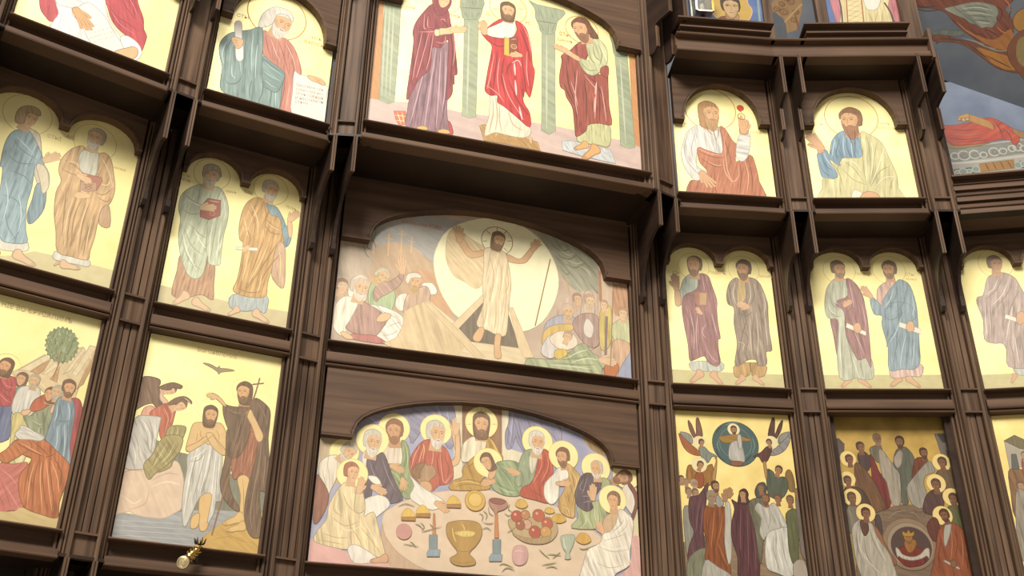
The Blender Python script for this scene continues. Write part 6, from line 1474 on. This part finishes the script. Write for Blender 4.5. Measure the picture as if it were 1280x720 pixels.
ic.folds('#5e6456', 7, '380 80 480 70 580 90', '440 110 520 110 600 120', '480 140 540 140 600 150', '420 50 520 40 600 60').folds('#b9baa8', 7, '400 60 500 50 600 70', '430 90 520 90 620 110', '500 150 560 160 600 160')
ic.part('painted_wing').P('#74402a', '200 240 260 230 340 260 420 280 500 290 600 330 720 360 780 430 800 500 740 500 640 470 540 400 460 340 380 300 260 290 220 306 230 290 200 280', .8, 60)
ic.P('#b3742c', '500 330 620 360 740 400 780 480 700 480 600 430', .5, 60, True, 0).P('#6f7468', '190 236 250 206 330 210 400 216 420 240 340 250 260 240', .6)
ic.folds('#8e9486', 8, '400 262 500 290 560 310', '480 280 560 320 640 340', '560 320 640 350 720 352').folds('#46261a', 7, '240 270 330 272 420 290', '420 290 520 360 600 420', '560 380 660 430 740 470')
ic.folds('#3f2c22', 8, '70 30 140 50 240 40', '80 60 160 76 260 66')
ic.part('painted_figure').ring('#5e3a1c', 850, 140, 92, 6, '#a8782e').P('#7a4426', '800 220 860 210 1000 260 1000 700 860 580 790 500 740 440 716 370 730 300', .4).P('#8f7a48', '790 280 860 250 960 300 960 500 840 470 780 400', .3, 0, True, 0)
ic.end()
# wall far behind the cornice
mb = MB(); FB = Frame((-1.0, 9.3), (5.0, 9.5)); fbox(mb, FB, 0, 6, -.3, -.021, -CAM_Z, 10.5); tag(mb.build('wall_back', STONED), kind='structure')
ic = Icon('wall fresco band of gold scrollwork in the gap between two upper right icons', FB, (.2, 5.8, 6.0, 10.4), STONED, pn=0, name='fresco', cat='wall painting', fw=.06, board='painted_plaster', haze=NH, pig=.68)  # band pigments lowered as painted shadow
ic.crop(840, 0, 8)
ic.part('painted_band').P('#6e5236', '900 -200 950 -200 990 40 1010 300 960 300', .5, 0, False, .6)
ic.part('painted_band').P('#9a7648', '990 40 1060 -60 1300 -200 1300 100 1250 300 1150 330 1140 250 1110 180 1010 120', .3, 0, False, .7)
for x, y, r in ((1050, 90, 26), (1120, 120, 34), (1100, 40, 26), (1190, 20, 30), (1150, -10, 26), (1220, 200, 26), (1240, 120, 26)): ic.ring('#6e3e20', x, y, r, 8).ring('#6e3e20', x + 6, y + 4, r*.45, 6)
ic.L('#b8925e', '1120 230 1200 140 1300 40', 16, taper=False).L('#7c4228', '1230 140 1250 220 1270 300', 14)
ic.part('painted_band').P('#4c535a', '1010 130 1060 150 1120 210 1145 300 1145 460 1040 460', .2, 0, True, 0)
ic.end()

# ============ brass lamp arm on the ledge under the river icon
Fm = F2['L2']
uc, zc = Fm.unproject(251, 682, .012); ud, zd = Fm.unproject(229, 703, .16)
o3 = Fm.P(uc, .012, Z1B - .006); d3 = Fm.P(ud, .16, zd)
lamp = empty('lamp_arm', o3); PARENT_ORG[lamp.name] = o3
tag(lamp, 'small ornate brass lamp arm with round disc on the ledge under the river icon', 'lamp')
ax = (d3 - o3)
def tube(mb, pts, r, n=8):
    loops = []
    for i, p in enumerate(pts):
        t = (Vector(pts[min(i+1, len(pts)-1)]) - Vector(pts[max(i-1, 0)])).normalized(); e1 = t.orthogonal().normalized(); e2 = t.cross(e1)
        rr = r[i] if isinstance(r, (list, tuple)) else r
        loops.append([Vector(p) + (e1*math.cos(k*math.tau/n) + e2*math.sin(k*math.tau/n))*rr for k in range(n)])
    mb.loft(loops)
mb = MB(); tube(mb, [o3 + ax*t for t in (-.02, .15, .25, .3, .36, .45, .5, .56, .65, .7, .76, .9, .97)], [.012, .012, .02, .012, .022, .012, .024, .014, .026, .014, .024, .016, .02]); mb.build('arm', BRASS, lamp)
for i in range(6):
    mb = MB(); a = i*math.tau/6; e1 = ax.orthogonal().normalized(); e2 = ax.cross(e1).normalized(); q = e1*math.cos(a) + e2*math.sin(a)
    for t in (.34, .52, .68): tube(mb, [o3 + ax*t + q*.012, o3 + ax*(t - .05) + q*.03, o3 + ax*(t - .10) + q*.034], [.006, .006, .003], 6)
    tube(mb, [o3 + ax*.3 + q*.012, o3 + ax*.69 + q*.012], .004, 6)
    mb.build('leaf_scroll', BRASS, lamp)
for i in range(7):
    mb = MB(); a = i*math.tau/7; q = Vector((math.cos(a)*.032, math.sin(a)*.032, 0)); b0 = o3 + Vector((0, -.03, .01))
    tube(mb, [b0, b0 + q*.9 + Vector((0, 0, .008)), b0 + q*1.15 + Vector((0, 0, .04))], [.006, .006, .002], 6); mb.build('crown_spike', DARKM, lamp)
dn = (Vector((0, 0, CAM_Z)) - d3).normalized()
dn = (dn + Vector((-.25, 0, 0))).normalized()
mb = MB(); lathe(mb, d3, dn, [(.012, -.012), (.034, -.010), (.040, 0), (.037, .010), (.030, .012), (.025, .002), (.015, .000), (.013, .012), (.002, .014)], 24); mb.build('disc', metal('pale_gilt_metal', '#e9dcb8', .3), lamp)
mb = MB(); h0 = o3 + ax*.12; tube(mb, [h0, h0 + Vector((0, -.01, -.04)), h0 + Vector((.004, -.02, -.095))], [.006, .014, .010], 8); mb.build('snuffer', DARKM, lamp)
